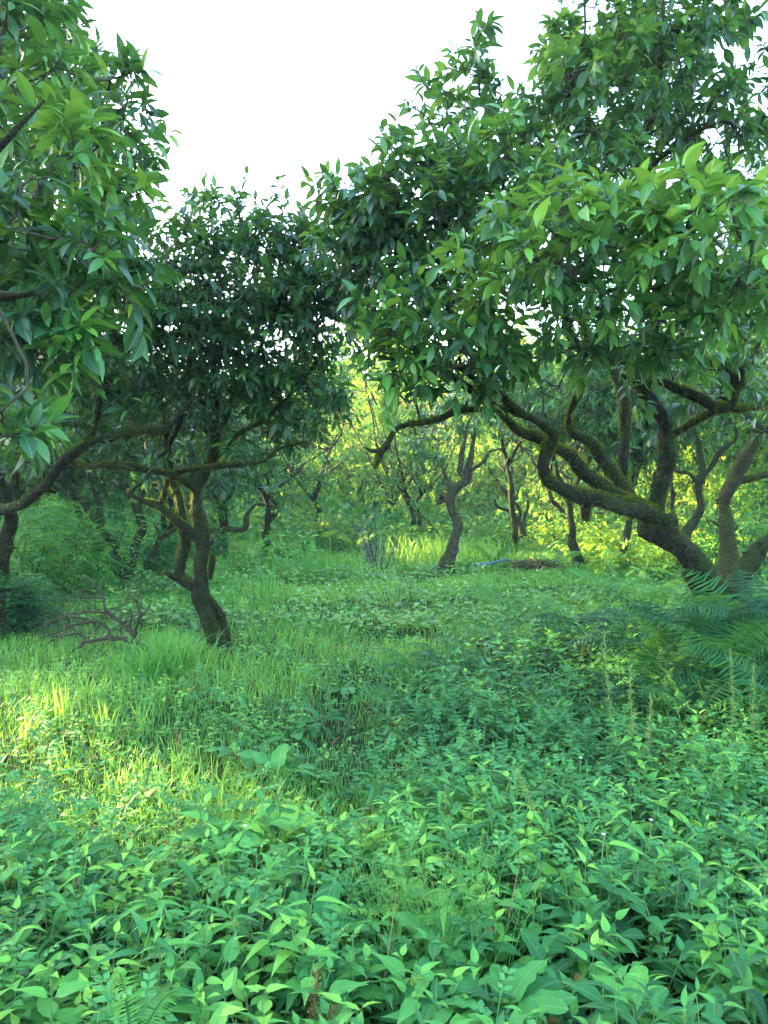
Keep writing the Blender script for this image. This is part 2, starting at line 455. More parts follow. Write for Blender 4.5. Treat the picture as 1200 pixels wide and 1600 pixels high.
def sprigs(mbL, mbT, tips, outw, rs, tm, nl=8, ns=3, LL=.14, WW=.052, tint0=.4, sl=.16, twigs=True, tips_dir=None):
    n = len(tips)
    T = np.repeat(tips, ns, 0); O = np.repeat(outw, ns, 0)
    ax = nrm(nrm(O) * .55 + np.array([0, 0, .35]) + rdir(rs, n * ns) * .8)
    M = len(T)
    ln = sl * (.6 + .8 * rs.rand(M))
    if twigs and mbT is not None:
        mid = T + ax * (ln * .5)[:, None] + rdir(rs, M) * (ln * .08)[:, None]
        P = np.stack([T - ax * .01, mid, T + ax * ln[:, None]], 1)
        v, f = tubes(P, np.tile([.0032, .0026, .0016], (M, 1)), 3)
        mbT.add(v, f)
    # leaves
    ref = nrm(np.cross(ax, rdir(rs, M))); ref2 = np.cross(ax, ref)
    k = np.arange(nl)
    t = .25 + .75 * (k / (nl - 1.0)) ** .7
    ang = k[None] * 2.4 + rs.rand(M, 1) * 6.28 + rs.normal(size=(M, nl)) * .3
    rad = np.cos(ang)[..., None] * ref[:, None] + np.sin(ang)[..., None] * ref2[:, None]
    aw = .25 + .75 * t
    D = ax[:, None] * (aw * .75)[None, :, None] + rad * (1.05 - .35 * t)[None, :, None]
    D[..., 2] -= .04 + .42 * rs.rand(M, nl)
    D = nrm(D).reshape(-1, 3)
    base = (T[:, None] + ax[:, None] * (ln[:, None] * t[None])[..., None]).reshape(-1, 3)
    m = (rs.rand(M * nl) > .12)
    base = base[m]; D = D[m]
    q = len(D)
    N = UP + rdir(rs, q) * .6
    L = LL * (.55 + .6 * rs.rand(q)) * np.repeat(.7 + .45 * rs.rand(M), nl)[m]; Wd = L * (WW / LL) * (.85 + .3 * rs.rand(q))
    tint0 = np.repeat(np.broadcast_to(tint0, (n,)), ns * nl)[m]
    sp = np.repeat(rs.rand(M), nl)[m]
    tk = np.tile(t, M)[m]
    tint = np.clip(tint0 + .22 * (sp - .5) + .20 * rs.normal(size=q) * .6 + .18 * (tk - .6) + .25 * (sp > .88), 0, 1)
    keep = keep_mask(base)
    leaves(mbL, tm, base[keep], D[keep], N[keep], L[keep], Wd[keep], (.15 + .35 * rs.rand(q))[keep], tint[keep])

def moss_fuzz(mb, q, rs, per=60):
    """q spline (n,4): short moss blades all round a limb, denser on top"""
    seg = np.linalg.norm(np.diff(q[:, :3], axis=0), axis=1)
    tot = seg.sum(); n = int(per * tot)
    if n < 1: return
    t = rs.rand(n) * (len(q) - 1); i = t.astype(int); fr = (t - i)[:, None]
    c = q[i] * (1 - fr) + q[np.minimum(i + 1, len(q) - 1)] * fr
    T = nrm(q[np.minimum(i + 1, len(q) - 1), :3] - q[i, :3])
    r = rdir(rs, n) + np.array([0, 0, .45]); r = nrm(r - (r * T).sum(1, keepdims=True) * T)
    m = pn(c[:, 0], c[:, 1], c[:, 2], 5.0, 1) > -.35
    p = c[:, :3] + r * (c[:, 3:4] * .96)
    D = nrm(r + rdir(rs, n) * .7)
    L = .008 + .013 * rs.rand(n)
    leaves(mb, T_LOW, p[m], D[m], rdir(rs, n)[m], L[m], L[m] * .38, 0.1, rs.rand(n)[m])

def tree(name, label, cat, limbs, crowns, seed, group=None, dens=40, nl=8, ns=3, LL=.14, WW=.052, tm=T_MID,
         tint=.4, sides=14, step=.05, bark=None, leafm=None, moss=0, grow_from=.25, gap=.25, stubs=None, lump=.22, branch_r=.0042, sl=.16, wig=.14, ws=1.0):
    rs = R(seed)
    L = [limb_world(l, ws) if not isinstance(l, np.ndarray) else l for l in limbs]
    base = L[0][0, :3].copy(); base[2] = g1(base[0], base[1])
    root = empty(name, base, label, cat, group)
    mb = MB(); mm = MB(); nodes = []
    for i, l in enumerate(L):
        q = spline(l, step)
        n = len(q)
        # gnarl
        amp = np.clip(q[:, 3] * .6, .005, .032)
        s = np.arange(n) * step
        ph = rs.rand(6) * 6.28
        off = np.stack([np.sin(s * 6 + ph[0]) + .6 * np.sin(s * 15 + ph[1]), np.sin(s * 5 + ph[2]) + .6 * np.sin(s * 13 + ph[3]),
                        np.sin(s * 7 + ph[4]) + .5 * np.sin(s * 17 + ph[5])], 1) * amp[:, None] * .45
        fade = np.clip(np.minimum(s / .3, 1), 0, 1)[:, None]
        q[:, :3] += off * fade
        sw = 1 + .16 * np.sin(s * 9 + ph[2]) * np.sin(s * 3.1 + ph[4])
        q[:, 3] *= sw
        if i == 0: q[:, 3] *= 1 + .55 * np.exp(-(s / .16) ** 1.3)
        for _ in range(int(n * step * 1.6)):          # knuckles and old pruning scars
            q[:, 3] *= 1 + rs.uniform(.12, .32) * np.exp(-((s - rs.uniform(.2, n * step)) / rs.uniform(.03, .07)) ** 2)
        v, f = tubes(q[None, :, :3], q[None, :, 3], sides, lump, seed + i * 1.7)
        mb.add(v, f)
        if moss >= 900:                               # broken-off stubs and side shoots
            for _ in range(int(n * step * 2.4)):
                j = rs.randint(int(n * .12), n - 2); r_ = q[j, 3]
                dr = nrm(nrm(rs.normal(size=3) + [0, 0, .35]) - nrm(q[j + 1, :3] - q[j, :3]) * .2)
                ln = rs.uniform(.04, .14) + r_
                tt_ = np.linspace(0, 1, 5)[:, None]
                p_ = q[j, :3] + dr * ln * tt_ + rs.normal(size=(5, 3)) * .008 * tt_
                v, f = tubes(p_[None], np.array([[.55, .5, .42, .40, .30]]) * min(r_, .045), 7, .2, j)
                mb.add(v, f)
        if moss: moss_fuzz(mm, q, rs, moss)
        k0 = int(n * grow_from) if i == 0 else int(n * .15)
        nodes.append(q[k0::2, :3])
    mb.build('trunk', bark or M_BARK, root, base)
    if moss: mm.build('moss', M_MOSS, root, base)
    if crowns:
        nodes = np.vstack(nodes)
        tg, ctr = sample_crown(crowns, dens, rs, gap)
        tg = tg[tg[:, 2] > ground(tg[:, 0], tg[:, 1]) + .5]
        # keep foliage away from the lens
        P, paths, cnt, n0 = grow(nodes, tg, rs, wig)
        seg = P[paths]
        rad = branch_r * np.maximum(cnt[paths], 1) ** .42
        rad[:, 0] = rad[:, 1]
        ok = keep_mask(P[paths[:, -1]], extra=.08)
        live = np.zeros(len(P)); live[paths[:, -1][ok]] = 1
        for pth in paths[::-1]:
            if live[pth[1:]].any(): live[pth] = 1
        lv = live[paths[:, 1]] > 0
        mt = MB()
        v, f = tubes(seg[lv], np.minimum(rad[lv], .05), 5)
        mt.add(v, f)
        tips = P[paths[:, -1]][ok]
        od = nrm(seg[:, -1] - seg[:, -3])[ok]
        cc = np.vstack([W(c[0], c[1], c[2]) for c in crowns])
        near = cc[np.argmin(((tips[:, None] - cc[None]) ** 2).sum(-1), 1)]
        bare = np.array([len(c) > 8 for c in crowns])[np.argmin(((tips[:, None] - cc[None]) ** 2).sum(-1), 1)]
        leafy = ~bare | (rs.rand(len(tips)) < .15)
        outw = nrm(tips - near) * .7 + od * .6
        ml = MB()
        toff = np.array([c[7] if len(c) > 7 else 0.0 for c in crowns])[np.argmin(((tips[:, None] - cc[None]) ** 2).sum(-1), 1)]  # lighter front clusters, darker inner ones: crown depth shaded in by tint
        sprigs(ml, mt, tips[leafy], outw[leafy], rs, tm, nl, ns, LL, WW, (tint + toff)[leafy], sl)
        mt.build('branches', M_TWIG, root, base)
        ml.build('crown', leafm or M_TREE, root, base)
    return root

# --- the gnarled twin-stemmed tree left of the path
d = 7.3
tree('orchard_tree', 'gnarled mossy tree with two twisted stems and an elbow stub, rising left of the clearing', 'tree', [
    [(368, 1062, d, 84), (352, 1030, d, 54), (335, 990, d, 45), (318, 945, d, 40), (311, 900, d, 37), (315, 850, d, 35), (313, 800, d, 32),
     (308, 765, d, 28), (322, 735, d, 22), (333, 690, d, 20), (340, 620, d, 18), (334, 560, d, 17), (338, 500, d, 13), (345, 440, d, 9), (338, 380, d, 5)],
    [(362, 1050, d + .12, 50), (345, 985, d + .14, 32), (330, 940, d + .16, 28), (305, 920, d + .18, 27), (284, 903, d + .2, 27),
     (282, 875, d + .2, 27), (286, 835, d + .2, 26), (281, 785, d + .2, 24), (270, 745, d + .2, 20), (262, 700, d + .2, 16), (255, 640, d + .3, 13), (235, 570, d + .3, 9)],
    [(300, 918, d + .2, 26), (280, 905, d + .2, 20), (263, 896, d + .2, 13), (260, 893, d + .2, 8)],
    [(312, 845, d, 26), (290, 826, d - .05, 24), (268, 808, d - .1, 21), (248, 790, d - .1, 18), (228, 783, d - .1, 14), (206, 774, d - .1, 11), (208, 764, d - .1, 9), (222, 755, d - .1, 8), (245, 758, d - .05, 7)],
    [(250, 790, d - .1, 14), (258, 770, d - .1, 12), (262, 745, d - .1, 10), (255, 715, d - .1, 8)],
    [(310, 768, d, 24), (290, 752, d - .1, 20), (268, 741, d - .2, 18), (235, 735, d - .3, 16), (200, 730, d - .3, 15), (165, 728, d - .3, 15), (135, 726, d - .3, 13), (105, 730, d - .3, 9)],
    [(268, 741, d - .1, 14), (300, 733, d - .2, 12), (340, 728, d - .3, 12), (380, 727, d - .3, 12), (410, 722, d - .3, 9), (440, 700, d - .3, 7), (480, 690, d - .3, 4)],
    [(322, 735, d, 18), (350, 700, d - .1, 15), (385, 670, d - .1, 13), (420, 650, d, 11), (470, 600, d, 9), (500, 560, d, 6)],
    [(328, 905, d, 8), (329, 890, d - .05, 14), (331, 876, d - .08, 16), (333, 867, d - .08, 13)],
    [(262, 700, d + .2, 16), (285, 650, d, 16), (305, 610, d - .2, 14), (297, 560, d - .2, 11), (300, 480, d - .2, 8)],
    [(333, 690, d, 15), (360, 640, d + .1, 12), (400, 560, d + .2, 10), (430, 480, d + .2, 8), (440, 400, d + .2, 5)],
], [
    (345, 390, d, 70, 62, .7, .8), (342, 325, d, 30, 38, .3, 1.3), (425, 420, d, 90, 85, .8), (330, 470, d - .3, 100, 80, .8), (250, 560, d - .2, 85, 90, .8, .9), (430, 530, d, 100, 85, .8, .9),
    (340, 600, d + .1, 110, 60, .8, .8), (500, 470, d, 60, 75, .6), (200, 440, d + .2, 70, 80, .6), (470, 620, d + .3, 60, 50, .5, .7), (180, 640, d + .2, 80, 50, .6, .5),
    (300, 420, d - .2, 60, 60, .5), (420, 620, d + .2, 90, 50, .6, .7), (350, 660, d + .3, 110, 35, .6, .5), (440, 690, d + .2, 60, 30, .5, .5), (490, 410, d, 65, 60, .6, 1), (480, 640, d + .1, 70, 55, .6, .8), (530, 480, d, 45, 80, .5, .9), (270, 680, d, 110, 40, .6, .9, 0, 1), (380, 690, d, 80, 40, .6, .8, 0, 1)
], 11, dens=112, gap=.38, moss=1500, LL=.122, WW=.050, ws=.84, tint=.40, sides=18, step=.035)

# --- the big spreading tree on the right
tree('orchard_tree', 'largest spreading tree, thick mossy leaning trunk with long limbs reaching left over the path', 'tree', [
    [(1165, 1040, 6.4, 80), (1132, 965, 6.4, 68), (1098, 908, 6.4, 64), (1072, 868, 6.4, 60), (1042, 832, 6.4, 60), (1022, 806, 6.4, 54), (1030, 775, 6.4, 36),
     (1037, 740, 6.35, 34), (1043, 700, 6.3, 36), (1036, 655, 6.25, 33), (1010, 613, 6.2, 28), (992, 583, 6.15, 26), (968, 565, 6.1, 25),
     (930, 556, 6.0, 24), (900, 535, 5.9, 22), (886, 500, 5.8, 18), (878, 450, 5.7, 13), (862, 390, 5.6, 8)],
    [(1030, 818, 6.4, 50), (1004, 796, 6.3, 46), (970, 789, 6.15, 42), (935, 783, 6.0, 38), (905, 776, 5.9, 32), (880, 762, 5.8, 27), (858, 748, 5.75, 27), (846, 726, 5.7, 28),
     (854, 700, 5.7, 27), (862, 678, 5.6, 22), (836, 660, 5.5, 17), (803, 638, 5.4, 16), (778, 612, 5.3, 14), (740, 590, 5.2, 11), (700, 570, 5.1, 8), (660, 562, 5.0, 5)],
    [(1010, 800, 6.3, 40), (960, 772, 6.2, 34), (922, 742, 6.1, 31), (886, 712, 6.0, 29), (850, 690, 5.9, 25), (812, 675, 5.8, 20), (788, 652, 5.7, 18), (762, 628, 5.6, 16),
     (725, 602, 5.5, 13), (690, 575, 5.4, 10), (660, 540, 5.3, 7)],
    [(990, 790, 6.5, 34), (967, 755, 6.5, 28), (945, 722, 6.5, 27), (921, 694, 6.45, 24), (895, 680, 6.4, 22), (890, 657, 6.4, 15), (897, 630, 6.3, 13), (908, 600, 6.3, 11), (890, 560, 6.2, 7)],
    [(985, 800, 6.6, 26), (977, 770, 6.7, 24), (975, 725, 6.7, 22), (977, 660, 6.7, 23), (967, 605, 6.7, 22), (957, 570, 6.7, 20), (958, 510, 6.6, 18),
     (968, 450, 6.5, 17), (978, 390, 6.4, 16), (984, 310, 6.2, 15), (1000, 230, 6.1, 14), (1025, 140, 6.0, 9), (1035, 50, 6.0, 6)],
    [(920, 782, 5.95, 22), (916, 797, 5.95, 22), (915, 808, 5.95, 20), (914, 814, 5.95, 12)],
    [(1042, 692, 6.3, 24), (1056, 678, 6.3, 19), (1088, 656, 6.2, 17), (1118, 638, 6.1, 16), (1150, 610, 6.0, 14), (1175, 570, 5.9, 12), (1190, 520, 5.8, 8)],
    [(968, 566, 6.1, 22), (1000, 583, 6.0, 19), (1040, 602, 5.9, 19), (1080, 618, 5.8, 21), (1115, 634, 5.75, 21), (1142, 632, 5.7, 21), (1153, 605, 5.7, 20), (1140, 585, 5.7, 17), (1112, 568, 5.7, 16), (1080, 565, 5.7, 12), (1066, 540, 5.6, 9), (1060, 500, 5.5, 6)],
    [(1153, 605, 5.7, 18), (1160, 560, 5.5, 15), (1140, 500, 5.2, 12), (1130, 440, 4.8, 9), (1110, 390, 4.4, 6)],
    [(1110, 632, 5.75, 16), (1150, 640, 5.8, 15), (1200, 628, 5.9, 13), (1250, 600, 6, 8)],
    [(886, 500, 5.8, 15), (870, 450, 5.5, 13), (872, 380, 5.2, 12), (860, 325, 5.3, 11), (835, 290, 5.5, 9), (810, 272, 5.6, 7), (780, 262, 5.7, 5)],
    [(984, 310, 6.2, 13), (1020, 260, 6.1, 10), (1070, 220, 6.0, 8), (1130, 190, 6.0, 5)],
    [(984, 300, 6.2, 12), (940, 230, 6.1, 10), (900, 150, 6.0, 7), (880, 90, 6.0, 4)],
    [(762, 628, 5.6, 14), (740, 560, 5.5, 12), (700, 480, 5.6, 10), (640, 400, 5.7, 8), (600, 350, 5.8, 5)],
    [(700, 480, 5.6, 9), (690, 380, 5.8, 8), (700, 300, 6, 6), (710, 220, 6, 4)],
    [(930, 556, 6.0, 18), (900, 480, 5.4, 14), (880, 430, 4.7, 10), (860, 400, 4.2, 8)],
    [(1010, 613, 6.2, 18), (1020, 540, 5.6, 14), (1010, 460, 4.9, 11), (990, 410, 4.3, 8)],
    # the crooked mossy limb end that hangs over the clearing
    [(800, 640, 5.5, 15), (765, 640, 5.3, 14), (720, 640, 5.15, 13), (690, 655, 5.05, 13), (660, 662, 5.0, 12), (636, 664, 4.95, 12), (618, 672, 4.9, 13), (608, 688, 4.9, 14), (602, 700, 4.9, 15)],
    [(606, 690, 4.9, 14), (597, 706, 4.9, 15), (592, 718, 4.9, 10), (586, 732, 4.9, 5)],
    [(600, 702, 4.9, 14), (588, 705, 4.9, 9), (577, 704, 4.9, 7), (571, 698, 4.9, 3)],
], [
    (950, 430, 4.2, 190, 90, .65, 1.1, .2), (1120, 400, 3.9, 120, 110, .55, 1, .22), (790, 490, 4.6, 110, 75, .5, 1, .2), (870, 380, 4.6, 120, 60, .5, 1, .15),
    (590, 580, 4.7, 55, 45, .3, .9, .25), (650, 520, 5.0, 90, 60, .5), (720, 550, 4.7, 80, 40, .4, .8), (1040, 520, 4.4, 130, 30, .5, .5, .1),
    (980, 130, 6.0, 125, 120, .9, .75), (880, 230, 6.0, 110, 80, .8), (720, 215, 5.9, 85, 70, .6, .8), (740, 130, 5.9, 24, 50, .3), (1060, 60, 6.0, 90, 90, .8),
    (660, 340, 5.8, 105, 85, .8, 1, -.08), (780, 350, 5.6, 130, 85, .8), (600, 410, 6.0, 85, 75, .7, 1, -.15), (560, 320, 6.0, 50, 45, .5), (1120, 240, 6.0, 110, 90, .8, .6), (1000, 330, 5.6, 150, 60, .7, .55),
    (920, 60, 6, 60, 60, .6), (620, 480, 6.1, 90, 50, .6, .8, -.2), (1180, 170, 6, 40, 60, .6), (720, 625, 5.05, 75, 32, .25, 1.1), (660, 630, 5.0, 45, 22, .2, 1.0), (900, 600, 6.0, 150, 50, .6, .7, 0, 1), (1080, 600, 5.9, 100, 50, .5, .7, 0, 1), (540, 400, 6.1, 50, 60, .5, 1, -.1), (930, 545, 5.0, 170, 32, .5, .7), (1130, 540, 5.2, 90, 40, .5, .6), (1080, 500, 4.6, 110, 40, .5, .7), (880, 500, 4.6, 110, 45, .5, .9), (700, 440, 5.2, 90, 60, .5, .8)
], 23, dens=122, moss=2600, LL=.125, WW=.053, tint=.45, sides=20, step=.03, tm=T_LEAF, grow_from=.45, gap=.42)

# --- the mossy tree at the left edge with its long limb
tree('orchard_tree', 'mossy tree at the left edge, long horizontal limb curving up to the right', 'tree', [
    [(-18, 985, 7.9, 80), (-6, 920, 7.9, 54), (4, 870, 7.8, 48), (15, 825, 7.7, 44), (10, 790, 7.5, 40), (-5, 740, 7.4, 36), (-20, 680, 7.2, 30), (-10, 600, 7, 24), (20, 500, 6.8, 18), (60, 400, 6.6, 10)],
    [(-10, 800, 7.3, 34), (30, 788, 7.1, 30), (65, 768, 7.0, 28), (90, 735, 6.9, 27), (110, 710, 6.9, 27), (145, 692, 6.8, 25), (190, 680, 6.7, 22), (225, 672, 6.6, 21), (258, 670, 6.5, 16), (280, 650, 6.5, 12), (298, 630, 6.5, 8), (310, 590, 6.5, 4)],
    [(135, 696, 6.8, 18), (150, 665, 6.8, 13), (158, 630, 6.7, 10), (160, 580, 6.6, 7)],
    [(110, 722, 6.9, 13), (140, 730, 6.8, 14), (175, 728, 6.7, 10), (210, 735, 6.7, 6)],
    [(62, 765, 7.0, 14), (70, 715, 7.1, 10), (62, 660, 7.1, 9), (80, 600, 7.0, 6)],
    [(30, 788, 7.2, 22), (24, 745, 7.2, 20), (40, 700, 7.2, 18), (55, 660, 7.1, 15), (45, 600, 7, 12), (70, 520, 6.8, 8)],
    [(10, 990, 7.4, 22), (4, 965, 7.4, 24), (0, 945, 7.4, 20), (-3, 930, 7.4, 10)],
], [
    (70, 600, 6.9, 110, 70, .8, .9), (180, 600, 6.7, 90, 55, .7, .8), (120, 480, 6.6, 110, 80, .8), (30, 450, 6.6, 90, 120, .8, .8), (170, 350, 6.4, 60, 70, .6, .9), (60, 700, 7.4, 80, 45, .6, .6), (240, 640, 6.5, 60, 30, .4, .6), (130, 200, 5.4, 110, 120, .8, .7), (30, 100, 5.4, 90, 120, .8, .7), (50, 320, 5.2, 110, 100, .8, .8)
], 37, dens=85, ws=.78, moss=1500, LL=.135, tint=.3, sides=16, step=.035, grow_from=.5)

# --- the near tree whose crown fills the upper left, its trunk just beyond the left edge
tree('orchard_tree', 'nearest tree, big bright leaves hanging down the upper left edge', 'tree', [
    np.array([[-3.1, 3.3, -.1, .22], [-3.0, 3.25, .6, .17], [-2.85, 3.2, 1.2, .15], [-2.5, 3.1, 1.8, .12], [-2.1, 3.0, 2.2, .09], [-1.75, 2.9, 2.7, .06], [-1.55, 2.9, 3.3, .035], [-1.5, 3, 3.9, .015]]),
    np.array([[-2.5, 3.1, 1.8, .09], [-2.1, 2.8, 1.95, .06], [-1.6, 2.5, 2.0, .04], [-1.25, 2.3, 2.1, .025], [-1.0, 2.2, 2.1, .01]]),
    np.array([[-2.1, 3.0, 2.2, .06], [-1.7, 2.7, 2.4, .04], [-1.3, 2.5, 2.6, .016], [-1.1, 2.5, 2.8, .004]]),
], [
    (40, 60, 3.7, 70, 80, .4, .9), (100, 300, 3.3, 105, 85, .4, 1, .3), (205, 190, 4.1, 36, 75, .25, .9), (70, 180, 3.5, 75, 80, .4, 1, .15), (130, 440, 3.1, 100, 75, .35),
    (30, 540, 2.9, 80, 60, .35, 1.2, -.25), (120, 560, 3.0, 70, 28, .2, 1.2, .28), (10, 400, 3.0, 80, 130, .4, 1, -.1), (200, 420, 3.4, 45, 50, .25), (5, 680, 2.3, 28, 28, .15, 1.0)
], 41, dens=165, nl=8, ns=3, moss=0, LL=.125, WW=.046, tint=.36, sides=12, step=.05, tm=T_LEAF, grow_from=.4, branch_r=.003, gap=.32, sl=.12)

# --- two stems from one foot further back left
d = 12.0
tree('orchard_tree', 'dark tree forking from the ground into two slanting stems, in front of the leafy bank', 'tree', [
    [(203, 918, d, 34), (196, 895, d, 22), (185, 868, d, 20), (170, 842, d, 18), (152, 815, d, 16), (132, 790, d, 14), (112, 768, d, 12), (100, 735, d, 8)],
    [(200, 912, d, 24), (207, 880, d, 18), (212, 850, d, 18), (222, 822, d, 17), (218, 790, d, 14), (232, 755, d, 12), (225, 700, d, 8)],
    [(158, 822, d, 14), (155, 790, d, 12), (146, 765, d, 11), (140, 735, d, 8), (150, 700, d, 6)],
    [(222, 820, d, 14), (212, 800, d, 11), (203, 775, d, 9), (190, 750, d, 6)],
], [(120, 690, d, 90, 55, 1.3), (220, 690, d, 90, 60, 1.2), (30, 700, d, 80, 70, 1.2, .8), (170, 620, d, 120, 60, 1.4, .7), (130, 540, 12.5, 130, 70, 1.4, .6), (330, 640, 12.5, 90, 60, 1.2, .7)],
    53, dens=22, moss=300, LL=.17, WW=.065, tint=.28, sides=10, step=.08, bark=M_BARK)
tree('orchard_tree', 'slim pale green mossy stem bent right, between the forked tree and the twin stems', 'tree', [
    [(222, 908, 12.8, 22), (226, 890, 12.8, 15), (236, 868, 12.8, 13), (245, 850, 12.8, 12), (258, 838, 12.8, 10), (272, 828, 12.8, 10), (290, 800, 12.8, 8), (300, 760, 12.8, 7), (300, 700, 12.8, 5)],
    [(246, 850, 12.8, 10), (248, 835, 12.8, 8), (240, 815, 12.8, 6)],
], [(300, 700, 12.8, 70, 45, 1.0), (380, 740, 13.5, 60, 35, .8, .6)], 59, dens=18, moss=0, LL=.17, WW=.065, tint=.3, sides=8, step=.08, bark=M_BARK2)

# --- slender bare-stemmed tree in the middle of the clearing
d = 13.2
tree('orchard_tree', 'slender crooked tree with an S-shaped grey and mossy trunk, alone in mid clearing', 'tree', [
    [(698, 903, d, 38), (698, 880, d, 30), (705, 858, d, 25), (713, 835, d, 22), (716, 815, d, 21), (706, 795, d, 19), (702, 778, d, 19), (712, 762, d, 20), (728, 748, d, 18), (735, 725, d, 16), (738, 700, d, 10), (742, 670, d, 6)],
    [(705, 783, d, 12), (702, 765, d, 9), (699, 750, d, 7), (690, 725, d, 4)],
    [(728, 748, d, 14), (718, 735, d, 14), (722, 715, d, 11), (726, 690, d, 7), (732, 655, d, 4)],
    [(735, 735, d, 8), (755, 722, d, 6), (765, 705, d, 5), (785, 700, d, 4), (800, 685, d, 2)],
], [(700, 650, d, 70, 40, .8, .7), (760, 640, d, 60, 40, .8, .6), (670, 700, d, 40, 24, .6, .8)], 61, dens=26, moss=250, LL=.16, WW=.055, tint=.42, sides=12, step=.05, bark=M_GREYBARK, grow_from=.7)
tree('orchard_tree', 'slender leaning trunk seen below the big tree limb, lichen on bark', 'tree', [
    [(906, 884, 14.3, 30), (899, 862, 14.3, 19), (894, 838, 14.3, 16), (892, 812, 14.3, 15), (889, 790, 14.3, 15), (882, 770, 14.3, 14), (870, 740, 14.3, 12), (860, 700, 14.3, 9), (850, 640, 14.3, 6)],
    [(889, 782, 14.3, 10), (905, 750, 14.3, 8), (925, 710, 14.3, 6), (930, 650, 14.3, 5)],
], [(870, 640, 14.3, 90, 55, 1.1), (940, 630, 14.3, 70, 60, 1.1, 1.1), (1010, 650, 14.8, 70, 60, 1.1, 1.1), (960, 700, 14.8, 70, 40, .9, .8)], 67, dens=30, moss=150, LL=.17, WW=.07, tint=.3, sides=10, step=.06, bark=M_BARK, grow_from=.6)
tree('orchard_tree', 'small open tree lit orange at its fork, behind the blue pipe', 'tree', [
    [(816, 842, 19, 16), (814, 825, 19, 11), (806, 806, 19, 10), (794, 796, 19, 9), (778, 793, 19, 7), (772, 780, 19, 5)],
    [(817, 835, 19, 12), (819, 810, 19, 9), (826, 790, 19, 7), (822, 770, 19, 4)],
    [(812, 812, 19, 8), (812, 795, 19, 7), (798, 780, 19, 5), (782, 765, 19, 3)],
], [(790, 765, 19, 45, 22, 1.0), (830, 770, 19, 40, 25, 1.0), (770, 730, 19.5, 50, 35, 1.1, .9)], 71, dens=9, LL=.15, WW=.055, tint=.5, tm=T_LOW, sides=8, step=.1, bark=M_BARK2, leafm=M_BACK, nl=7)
tree('orchard_tree', 'tiny distant forked tree between the orange-lit tree and the slender leaning trunk', 'tree', [
    [(855, 822, 23, 12), (854, 808, 23, 7), (848, 795, 23, 6), (843, 780, 23, 4)],
    [(854, 808, 23, 6), (860, 800, 23, 5), (868, 790, 23, 3)],
], [(850, 765, 23, 40, 25, 1.2)], 73, dens=8, LL=.17, WW=.065, tint=.55, tm=T_LOW, sides=8, step=.1, bark=M_BARK2, leafm=M_BACK, nl=7)

# --- right hand side, behind the big tree
tree('orchard_tree', 'knotty dark tree with crooked trunk standing behind the leaning trunk, against the light', 'tree', [
    [(1076, 882, 11.0, 34), (1074, 860, 11, 26), (1070, 838, 11, 22), (1083, 815, 11, 20), (1094, 785, 11, 18), (1092, 760, 11, 18), (1098, 735, 11, 15), (1092, 700, 11, 10), (1080, 660, 11, 6)],
    [(1094, 758, 11, 12), (1075, 740, 11, 10), (1055, 735, 11, 9), (1040, 722, 11, 7)],
    [(1097, 745, 11, 12), (1115, 725, 11, 11), (1125, 705, 11, 10), (1150, 685, 11, 8), (1145, 660, 11, 5)],
], [(1080, 640, 11, 80, 45, 1.0, .8), (1160, 620, 11, 70, 50, 1.0, .7)], 79, dens=22, moss=250, LL=.16, WW=.06, tint=.3, sides=12, step=.06)
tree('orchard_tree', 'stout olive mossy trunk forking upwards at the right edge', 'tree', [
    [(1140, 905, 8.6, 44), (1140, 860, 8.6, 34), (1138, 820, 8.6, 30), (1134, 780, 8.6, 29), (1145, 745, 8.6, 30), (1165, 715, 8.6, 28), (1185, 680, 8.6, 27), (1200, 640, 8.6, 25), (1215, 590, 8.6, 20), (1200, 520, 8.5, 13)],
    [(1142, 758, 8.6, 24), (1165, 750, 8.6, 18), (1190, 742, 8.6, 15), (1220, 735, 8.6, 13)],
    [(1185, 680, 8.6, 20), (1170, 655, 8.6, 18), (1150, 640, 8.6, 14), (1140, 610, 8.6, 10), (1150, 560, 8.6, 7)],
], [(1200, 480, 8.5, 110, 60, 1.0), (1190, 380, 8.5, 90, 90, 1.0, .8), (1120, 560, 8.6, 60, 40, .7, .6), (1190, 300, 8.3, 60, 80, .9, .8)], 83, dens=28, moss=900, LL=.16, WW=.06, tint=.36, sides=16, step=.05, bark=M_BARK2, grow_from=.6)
tree('orchard_tree', 'dark trunk leaning out of the right edge behind the ferns', 'tree', [
    [(1150, 935, 7.6, 50), (1160, 900, 7.6, 36), (1180, 868, 7.6, 34), (1205, 845, 7.6, 33), (1240, 820, 7.6, 32), (1290, 770, 7.6, 26), (1310, 700, 7.6, 18)],
], [(1260, 600, 7.6, 90, 100, 1.0, .6), (1250, 380, 7.6, 70, 110, .8, .6)], 89, dens=26, moss=1400, LL=.16, WW=.06, tint=.3, sides=16, step=.04, grow_from=.8)
tree('orchard_tree', 'thin straight dark stem just left of the knotty tree trunk', 'tree', [
    [(1049, 838, 12.5, 14), (1048, 810, 12.5, 9), (1050, 780, 12.5, 9), (1049, 740, 12.5, 8), (1052, 700, 12.5, 7), (1046, 640, 12.5, 5)],
], [(1040, 610, 12.5, 60, 50, .8, .9)], 97, dens=22, LL=.16, WW=.06, tint=.28, sides=8, step=.08, grow_from=.8)

